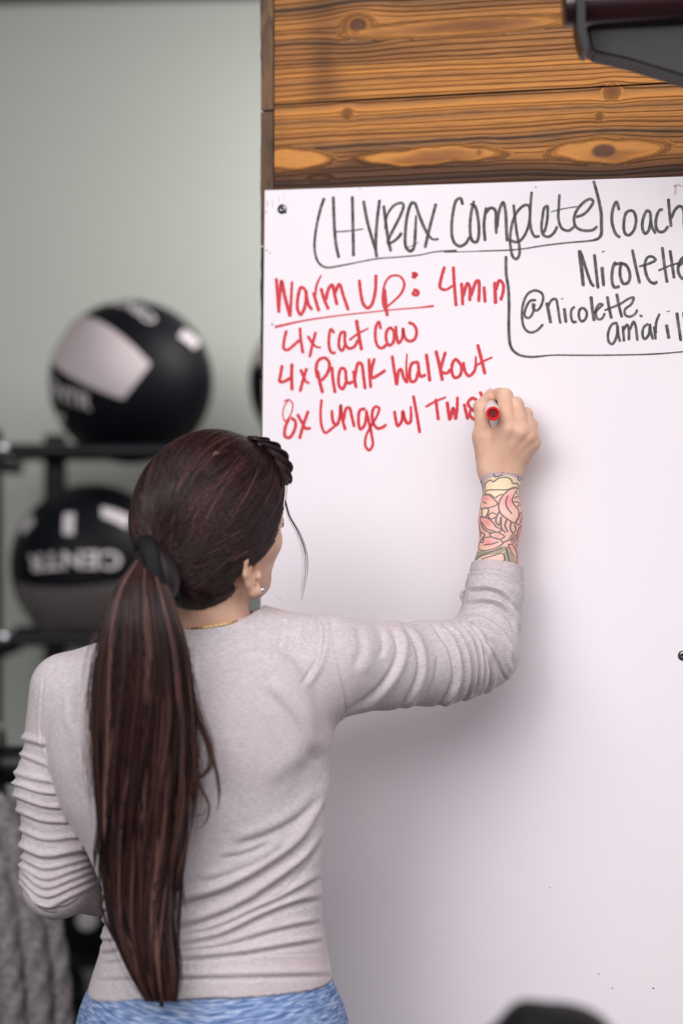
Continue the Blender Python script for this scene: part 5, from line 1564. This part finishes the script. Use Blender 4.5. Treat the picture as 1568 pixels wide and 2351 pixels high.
Tq = Tq[keep[Tq].all(1)]
cap = child('hair', capV, Tq, M_HAIRCAP)

def slerp_path(d0, d1, n, sag=0.0):
    om = math.acos(np.clip(float(d0 @ d1), -1, 1)); t = np.linspace(0, 1, n)[:, None]
    p = (np.sin((1 - t) * om) * d0 + np.sin(t * om) * d1) / max(math.sin(om), 1e-4)
    p = p + np.array([0, 0, -1.0]) * (sag * np.sin(t * math.pi))
    return p / np.linalg.norm(p, axis=1)[:, None]
paths, rads, tones = [], [], []
# clumps of strands swept back from the hairline and the parting to the tie
def add_clump(d0, nst, spread, lift0, lift1, tone, sag, R0=.00042, tend=1.0):
    n = 22
    ctr = slerp_path(d0, TIED, n, sag)
    ph = RNG.uniform(0, 6.28); wv = RNG.normal(0, .012)
    for _ in range(nst):
        j = RNG.normal(0, spread, 3)
        p0 = nrm(d0 + j)
        pth = slerp_path(p0, nrm(TIED + TAX * RNG.uniform(-.30, .30) + RNG.normal(0, .05, 3)), n, sag + RNG.normal(0, .008))
        t = np.linspace(0, 1, n)
        pth = pth + (np.sin(t * 5 + ph) * wv * np.sin(t * math.pi))[:, None] * np.cross(pth, TIED)
        pth /= np.linalg.norm(pth, axis=1)[:, None]
        lf = lift0 + (lift1 - lift0) * np.clip(t * 3, 0, 1) + .0010 * np.sin(t * 7 + ph) * np.sin(t * math.pi)
        m = int(n * tend)
        P = HC + ((pth * (hair_R(pth) - .002 + lf)[:, None]) @ HM.T)
        paths.append(P[:m]); rads.append(np.full(m, R0)); tones.append(np.clip(tone + RNG.normal(0, .13), 0, 1))
cand = RNG.normal(0, 1, (16000, 3)); cand /= np.linalg.norm(cand, axis=1)[:, None]
hl = hairline(cand)
rim = cand[(hl > .0) & (hl < .10) & ~((cand[:, 1] > .0) & (cand[:, 2] < -.25))]
inn = cand[(hl >= .10) & (cand @ TIED < .80)]
nr = 0
for d0 in rim[:900]:
    add_clump(d0, 10, .016, -.0005, .0035, RNG.beta(1.6, 3.0), .13 * np.clip(d0[2] + .35, 0, 1))
for d0 in inn[:140]:
    add_clump(d0, 9, .014, -.0060, .0045, RNG.beta(1.8, 2.6), .06 * np.clip(d0[2] + .3, 0, 1))
hs = strands('strands', paths, rads, tones, M_HAIR, cap)

# the pale line of scalp at the crown where the hair parts
def on_hair(px, py, lift):
    """point of the hair surface on a line of sight"""
    d = nrm([(px - 784) / F, 1, -(py - 1175.5) / F]); o = np.array([0, 0, CZ])
    t0 = np.dot(HC - o, d)
    for t in np.linspace(t0 - .16, t0, 160):
        p = o + d * t; q = HM.T @ (p - HC); r = np.linalg.norm(q)
        if r < hair_R(q / r) + lift: return p
    return o + d * t0
M_SCALP = mat_simple('scalp', (0.50, 0.26, 0.23), 0.6, noise=0.25, nscale=200)
m = MB(); cl = catmull([(478, 1053), (492, 1044), (505, 1035), (517, 1030)], 10); hw = [.6, 2, 3.5, 4.5, 5, 4.6, 4, 3, 2, .6]
V = []
for (x, y), w_ in zip(cl, hw):
    for s in (-1, -.5, 0, .5, 1): V.append(on_hair(x + .5 * w_ * s, y + .85 * w_ * s, .0022))
m.add(V, [(i * 5 + j, i * 5 + j + 1, (i + 1) * 5 + j + 1, (i + 1) * 5 + j) for i in range(9) for j in range(4)])
m.build('parting', M_SCALP, cap, smooth=True)

# the twisted front section at the right temple, and the loose wisp below it
tw = [(585, 1004), (614, 1016), (638, 1040), (652, 1072), (650, 1112)]
pt = catmull([(*p,) for p in tw], 60)
paths, rads, tones = [], [], []
def depth_of(px, py):
    p = on_hair(px, py, 0.0); return p[1]
base = [on_hair(min(x, 652), y, .0) for x, y in pt]
ctr3 = np.array([PX(x, y, b_[1] - .002) for (x, y), b_ in zip(pt, base)])
k_ = np.hanning(17); k_ /= k_.sum()
ctr3[:, 1] = np.convolve(np.pad(ctr3[:, 1], 8, 'edge'), k_, 'valid')
for i in range(420):
    a0 = (i % 3) * 2.094; r = .0065 * math.sqrt(RNG.uniform(0, 1)); b0 = RNG.uniform(0, 6.28)
    s = np.linspace(0, 1, 60); A = a0 + s * 9
    rr = .0066 * (1 - .35 * s)
    off = np.stack([rr * np.cos(A) + r * np.cos(b0 + A), rr * np.sin(A) * .8 + r * np.sin(b0 + A), .3 * rr * np.sin(A)], 1)
    paths.append(ctr3 + off); rads.append(np.full(60, .0004)); tones.append(RNG.beta(2, 5))
strands('twisted_bangs', paths, rads, tones, M_HAIR, cap)
paths, rads, tones = [], [], []
wl = [(655, 1150), (664, 1186), (684, 1222), (698, 1262), (702, 1300), (696, 1345), (688, 1388)]
wp = catmull(wl, 40)
for i in range(15):
    o_ = RNG.normal(0, 1, 2); s = np.linspace(0, 1, 40); lim = int(40 * RNG.uniform(.45, 1))
    P = np.array([PX(x + o_[0] * (1 + 5 * math.sin(3 * t)) * .8, y + o_[1] * 2, 2.60) for (x, y), t in zip(wp, s)])
    paths.append(P[:lim]); rads.append(np.linspace(.00020, .00010, lim)); tones.append(RNG.beta(2, 5))
strands('loose_wisp', paths, rads, tones, M_HAIR, cap)

# ------------------------------------------------------------------ ponytail
#        py     left  right   Y      half-depth
TAIL = [(1285, 318, 352, 2.452, .016), (1320, 280, 372, 2.440, .026), (1370, 256, 392, 2.430, .032), (1430, 240, 410, 2.424, .034), (1500, 226, 430, 2.422, .034), (1580, 217, 440, 2.422, .033), (1660, 214, 446, 2.424, .032), (1750, 217, 442, 2.427, .030),
        (1850, 224, 428, 2.432, .029), (1950, 232, 412, 2.437, .028), (2050, 240, 402, 2.438, .027), (2130, 254, 404, 2.434, .026), (2200, 282, 412, 2.428, .024), (2250, 305, 413, 2.424, .020), (2285, 326, 409, 2.421, .016), (2312, 345, 402, 2.420, .010)]
TT = np.array(TAIL, float); ts = np.linspace(0, 1, len(TT))
tf = np.linspace(0, 1, 90)
T2 = np.column_stack([np.interp(tf, (TT[:, 0] - TT[0, 0]) / (TT[-1, 0] - TT[0, 0]), TT[:, i]) for i in range(5)])
kk = np.hanning(9); kk /= kk.sum()
for i in range(1, 5): T2[:, i] = np.convolve(np.pad(T2[:, i], 4, 'edge'), kk, 'valid')
def tail_pt(i, a, b_):
    py, l, r, Y, hd = T2[i]
    return PX((l + r) / 2 + a * (r - l) / 2, py, Y + b_ * hd)
core = MB(); V = []; n = 28
for i in range(len(T2)):
    fac = .72 if i < 76 else max(.15, .72 * (1 - (i - 76) / 14))
    for k in range(n):
        an = 2 * math.pi * k / n; V.append(tail_pt(i, fac * math.cos(an), fac * math.sin(an)))
core.add(V, [(i * n + k, (i + 1) * n + k, (i + 1) * n + (k + 1) % n, i * n + (k + 1) % n) for i in range(len(T2) - 1) for k in range(n)]
         + [tuple(range(n)), tuple((len(T2) - 1) * n + k for k in range(n - 1, -1, -1))])
e0 = PX(328, 1240, 2.452); e1 = PX(392, 1392, 2.452)
bm = bmesh.new(); bmesh.ops.create_uvsphere(bm, u_segments=28, v_segments=18, radius=1)
for i, v in enumerate(bm.verts): v.index = i
ea = nrm(e1 - e0); eb = nrm(np.cross(ea, (0, 1, 0)))
core.add([(e0 + e1) / 2 + ea * .037 * v.co.x + eb * .026 * v.co.y + np.array([0, 1, 0]) * .025 * v.co.z for v in bm.verts], [[v.index for v in f.verts] for f in bm.faces]); bm.free()
tail = core.build('ponytail', M_HAIRCAP, person, smooth=True)
paths, rads, tones = [], [], []
NT = len(T2)
for c in range(420):
    an = RNG.uniform(0, 6.28); rr = math.sqrt(RNG.uniform(.30, 1.0))
    ca, cb = rr * math.cos(an), rr * math.sin(an)
    if cb > .5 and RNG.uniform() < .7: cb = -cb
    ph = RNG.uniform(0, 6.28); fq = RNG.uniform(3.0, 7.0); am = RNG.uniform(.06, .38)
    qm = 1.05 if RNG.uniform() < .82 else 1.22
    drift = RNG.normal(0, .28); tone = RNG.beta(1.0, 1.6)
    front = np.clip(.5 - .5 * cb, 0, 1)
    end = 1 - min(.2, abs(RNG.normal(0, .035))) if RNG.uniform() < .75 else RNG.uniform(.6, .9)
    for _ in range(13):
        ja, jb = RNG.normal(0, .042, 2); e = min(1, end + RNG.normal(0, .02)); m_ = max(10, int(NT * e))
        s = np.linspace(0, e, m_)
        cl_ = 1 - .55 * s                      # strands of a lock close up toward the tips
        A = ca + ja * cl_ + am * np.sin(fq * s * 2 + ph) * s + drift * s * (1 - .4 * s) + .18 * np.sin(10 * s + 2.5 * ca) * s * (1 - .5 * s); B = cb + jb * cl_ + .6 * am * np.cos(fq * s * 2 + ph) * s
        q = np.sqrt(A * A + B * B); f_ = np.where(q > qm, qm / q, 1); A = A * f_; B = B * f_
        P = np.array([tail_pt(min(i, NT - 1), A[i], B[i]) for i in range(m_)])
        paths.append(P[::2]); rads.append(np.interp(np.linspace(0, 1, len(P[::2])), [0, .8, 1], [.00042, .00038, .00012]))
        tones.append(np.clip(tone + RNG.normal(0, .10) + .10 * front - .1, 0, 1))
# stray locks that curl away to the right over the back of the shirt, and flyaways
def lock(line, ny, width, num, Y, tone, r=.0003):
    p = catmull(line, 46)
    for i in range(num):
        o_ = RNG.normal(0, 1, 2); s = np.linspace(0, 1, 46); tp = (1 - .75 * s)
        P = np.array([PX(x + o_[0] * width * k, y + o_[1] * width * .4 * k, Y + .004 * o_[1]) for (x, y), k in zip(p, tp)])
        m_ = int(46 * RNG.uniform(.82, 1)); paths.append(P[:m_]); rads.append(np.linspace(r, r * .4, m_)); tones.append(np.clip(tone + RNG.normal(0, .12), 0, 1))
lock([(425, 1490), (430, 1560), (455, 1640), (482, 1710), (482, 1762), (455, 1786), (400, 1796)], 0, 9, 60, 2.432, .55)
lock([(428, 1520), (440, 1600), (470, 1690), (494, 1760), (503, 1820), (498, 1872)], 0, 6, 30, 2.434, .5)
lock([(412, 1700), (430, 1760), (462, 1810), (480, 1850), (474, 1885), (450, 1908)], 0, 5, 24, 2.436, .6)
lock([(405, 1850), (440, 1872), (468, 1868), (482, 1850)], 0, 3, 8, 2.442, .5, .0002)
lock([(398, 1880), (412, 1960), (420, 2050), (428, 2100)], 0, 4, 14, 2.44, .4)
lock([(408, 1590), (424, 1640), (418, 1700), (405, 1760)], 0, 10, 40, 2.425, .7)
for i in range(150):
    x0, y0 = RNG.uniform(225, 250), RNG.uniform(1420, 1700); dx = RNG.uniform(8, 40)
    lock([(x0 + 10, y0), (x0 - dx * .6, y0 + 40), (x0 - dx, y0 + RNG.uniform(80, 160)), (x0 - dx * RNG.uniform(.3, 1), y0 + RNG.uniform(170, 260))], 0, 1, 1, 2.45, .75, .00022)
for i in range(24):
    x0 = RNG.uniform(242, 256); y0 = RNG.uniform(1390, 1450)
    lock([(x0 + 8, y0 - 30), (x0 - 10, y0), (x0 - RNG.uniform(25, 60), y0 + RNG.uniform(15, 40))], 0, 1, 1, 2.45, .5, .00018)
for i in range(110):
    x0, y0 = RNG.uniform(425, 440), RNG.uniform(1480, 1760); dx = RNG.uniform(4, 38)
    lock([(x0 - 8, y0), (x0 + dx * .5, y0 + 50), (x0 + dx, y0 + RNG.uniform(80, 140)), (x0 + dx * RNG.uniform(-.4, 1), y0 + RNG.uniform(150, 260))], 0, 1, 1, 2.44, .75, .00022)
strands('strands', paths, rads, tones, M_TAIL, tail)
# the elastic round the tail, seen nearly edge on
M_BAND = mat_simple('black_elastic', (0.0035, 0.004, 0.006), 0.7, spec=.25, noise=0.25, nscale=300, bump=0.2)
m = MB(); e0 = PX(328, 1240, 2.452); e1 = PX(392, 1392, 2.452); mid = (e0 + e1) / 2; a_ = (e1 - e0) / 2
dv = nrm(np.cross(a_, (0, 1, 0))); V = []; n = 40
for k in range(n):
    an = 2 * math.pi * k / n
    c = mid + a_ * math.cos(an) + np.array([0, 1, 0]) * .027 * math.sin(an) + dv * .004 * math.sin(an * 2)
    o = nrm(a_ * math.cos(an) / np.linalg.norm(a_) + np.array([0, 1, 0]) * math.sin(an))
    for j in range(10):
        b2 = 2 * math.pi * j / 10; V.append(c + o * .0055 * math.cos(b2) + dv * .0115 * math.sin(b2))
m.add(V, [(k * 10 + j, ((k + 1) % n) * 10 + j, ((k + 1) % n) * 10 + (j + 1) % 10, k * 10 + (j + 1) % 10) for k in range(n) for j in range(10)])
m.build('hair_tie', M_BAND, tail, smooth=True)

# ------------------------------------------------------------------ jewellery
M_GOLD = mat_simple('gold', (0.75, 0.50, 0.22), 0.28, metal=1.0, noise=0.1)
m = MB(); lob = EAR_C + HM @ np.array([.004, .004, -.027]) 
qq, _, _, _ = ear_pts(1); lob = qq(.012, -.026, .010)
bm = bmesh.new(); bmesh.ops.create_uvsphere(bm, u_segments=20, v_segments=14, radius=.0042)
for i, v in enumerate(bm.verts): v.index = i
m.add([np.array(v.co) + lob for v in bm.verts], [[v.index for v in f.verts] for f in bm.faces]); bm.free()
m.build('earring', M_STEEL, person, smooth=True)
m = MB(); cn = PX(488, 1417, 2.585); ax = nrm(J['neckB'] - J['neckA']); V = []; nL = 150
tilt = np.array([-.13, -.12, 1.0]); tilt = nrm(tilt); e1_ = nrm(np.cross(tilt, (0, 1, 0))); e2_ = np.cross(tilt, e1_)
aa = 2 * math.pi * np.arange(nL) / nL
NECK = cn + .062 * (np.cos(aa)[:, None] * e1_ + np.sin(aa)[:, None] * e2_)
for _ in range(6):
    dd = head_f(NECK.astype(np.float32)); rd = NECK - cn; rd /= np.linalg.norm(rd, axis=1)[:, None]
    NECK = NECK - rd * (dd - .0012)[:, None]
for k in range(nL):
    an = 2 * math.pi * k / nL
    c = NECK[k]; t = -math.sin(an) * e1_ + math.cos(an) * e2_; o = nrm(c - cn)
    th = .0013 + .0006 * math.cos(k * math.pi)
    for j in range(8):
        b2 = 2 * math.pi * j / 8 + k * .35; V.append(c + (o * math.cos(b2) + tilt * math.sin(b2)) * th)
m.add(V, [(k * 8 + j, ((k + 1) % nL) * 8 + j, ((k + 1) % nL) * 8 + (j + 1) % 8, k * 8 + (j + 1) % 8) for k in range(nL) for j in range(8)])
m.build('necklace', M_GOLD, person, smooth=True)

# ------------------------------------------------------------------ the marker in her hand
M_RED = mat_simple('red_cap_plastic', (0.70, 0.012, 0.018), 0.25, noise=0.05, coat=0.3)
M_REDDARK = mat_simple('dark_red_recess', (0.16, 0.003, 0.004), 0.5, noise=0.1)
M_PLASTIC = mat_simple('white_barrel_plastic', (0.85, 0.83, 0.84), 0.3, noise=0.03)
tip = bp_(1126, 926, .0006); bk = bp_(1132, 950, .124)
mk = empty('marker', tip)
tag(mk, 'red-capped dry-erase marker with a white barrel held in the writing hand', 'marker')
ax = nrm(tip - bk); Lm = np.linalg.norm(tip - bk)
m = MB(); m.lathe(bk, ax, [(.006, .0085), (.007, .0095), (Lm - .03, .0095), (Lm - .024, .0070), (Lm - .008, .0052)], 32); shade_auto(m.build('barrel', M_PLASTIC, mk))
m = MB(); m.lathe(bk, ax, [(Lm - .009, .0040), (Lm - .003, .0034), (Lm, .0018)], 20); shade_auto(m.build('nib', M_RED, mk))
m = MB(); m.lathe(bk, ax, [(.0105, .0094), (.0008, .0094), (-.0008, .0087), (-.0008, .0068), (.0022, .0054)], 36)
shade_auto(m.build('end_plug', M_RED, mk))
m = MB(); m.lathe(bk, ax, [(.0018, .0060), (.0019, .0059), (.0026, .0010)], 30); m.build('plug_recess', M_REDDARK, mk)

# ------------------------------------------------------------------ a second person kneeling in front, only the top of the head in the picture
Y2 = 1.78
HT = PX(1256, 2330, Y2); h2 = HT + np.array([0, 0, -.105])
M_BHAIR = mat_simple('black_hair', (0.004, 0.0045, 0.006), 0.6, spec=.2, noise=0.3, nscale=120, bump=0.3)
M_TEE = mat_simple('charcoal_tee', (0.04, 0.04, 0.045), 0.9, noise=0.2, nscale=90)
M_SHORTS = mat_simple('black_shorts', (0.02, 0.02, 0.022), 0.85, noise=0.2, nscale=90)
x2 = h2[0]; zh = h2[2]
def p2_f(P):
    d = ellip(P, h2, (.074, .092, .100))
    d = smin(d, ellip(P, h2 + np.array([0, .03, -.05]), (.056, .060, .062)), .02)
    d = smin(d, rcone(P, h2 + np.array([0, .088, -.035]), h2 + np.array([0, .102, -.055]), .006, .009), .01)
    for s in (-1, 1): d = smin(d, ellip(P, h2 + np.array([.076 * s, 0, -.035]), (.009, .018, .028)), .006)
    c = lambda a, b_, z: np.array([x2 + a, Y2 + b_, z])
    d = smin(d, rcone(P, c(0, -.01, zh - .09), c(0, -.02, zh - .19), .052, .056), .02)
    d = smin(d, chain(P, [c(0, -.02, zh - .26), c(0, -.02, zh - .45), c(0, -.04, .20)], [.11, .10, .115], .04), .04)
    for s in (-1, 1):
        d = smin(d, rcone(P, c(.04 * s, -.02, zh - .20), c(.16 * s, -.02, zh - .235), .06, .05), .03)
        d = smin(d, chain(P, [c(.175 * s, -.02, zh - .24), c(.20 * s, 0, zh - .50), c(.14 * s, .20, zh - .58)], [.047, .038, .026], .02), .02)
        # hands resting on the thighs
        for k, (o, l) in enumerate(((-.024, .055), (-.008, .064), (.008, .060), (.023, .046))):
            a = c((.14) * s + o, .255, zh - .592); d = smin(d, chain(P, [c(.14 * s + o * .5, .21, zh - .582), a, a + np.array([0, l * .6, -.012]), a + np.array([0, l, -.03])], [.016, .010, .009, .008], .004), .006)
        d = smin(d, chain(P, [c(.12 * s, .22, zh - .58), c(.10 * s, .255, zh - .585), c(.095 * s, .28, zh - .595)], [.014, .010, .009], .004), .006)
        d = smin(d, chain(P, [c(.08 * s, -.04, .21), c(.12 * s, .33, .17), c(.12 * s, .36, .075)], [.088, .066, .055], .03), .03)
        d = smin(d, chain(P, [c(.12 * s, .36, .058), c(.09 * s, -.06, .052), c(.08 * s, -.20, .038)], [.055, .046, .034], .02), .02)
    return np.maximum(d, .001 - P[:, 2]).astype(np.float32)
V_, Q_ = solid(p2_f, (x2 - .32, Y2 - .32, -.01), (x2 + .32, Y2 + .50, zh + .13), .0065, sub=0, slack=.03)
p2 = link('person', fastmesh('person', V_, Q_), M_SKIN)
tag(p2, 'dark-haired person low in front of the whiteboard, only the crown of the head showing', 'person')
def p2_tee(P):
    d = np.maximum(p2_f(P) - .008, P[:, 2] - (zh - .165))
    d = np.maximum(d, (zh - .40) * (np.abs(P[:, 0] - x2) > .145) - P[:, 2])
    return np.maximum(np.maximum(d, .24 - P[:, 2]), P[:, 1] - (Y2 + .125)).astype(np.float32)
V_, Q_ = solid(p2_tee, (x2 - .32, Y2 - .32, .2), (x2 + .32, Y2 + .2, zh), .0075, sub=0, slack=.04)
link('t_shirt', fastmesh('t_shirt', V_, Q_), M_TEE, p2)
def p2_sh(P):
    d = np.maximum(p2_f(P) - .009, P[:, 2] - .262); d = np.maximum(d, P[:, 1] - (Y2 + .16)); return np.maximum(d, .125 - P[:, 2]).astype(np.float32)
V_, Q_ = solid(p2_sh, (x2 - .32, Y2 - .32, .1), (x2 + .32, Y2 + .25, .3), .0075, sub=0, slack=.04)
link('shorts', fastmesh('shorts', V_, Q_), M_SHORTS, p2)
def p2_hair(P):
    d = ellip(P, h2 + np.array([0, -.008, .008]), (.088, .100, .104))
    d = smin(d, ellip(P, PX(1208, 2310, Y2) + np.array([0, -.01, -.016]), (.020, .04, .022)), .012)
    d = smin(d, ellip(P, PX(1292, 2324, Y2) + np.array([0, -.01, -.016]), (.040, .05, .022)), .014)
    cut = (P[:, 2] - (h2[2] - .02)) - np.clip(P[:, 1] - h2[1] - .02, 0, 1) * 1.1 + np.clip(h2[1] - P[:, 1], 0, .08) * .7
    return np.maximum(d, -cut).astype(np.float32)
V_, Q_ = solid(p2_hair, h2 - .14, h2 + .16, .004, sub=1, slack=.03)
link('hair', fastmesh('hair', V_, Q_), M_BHAIR, p2)
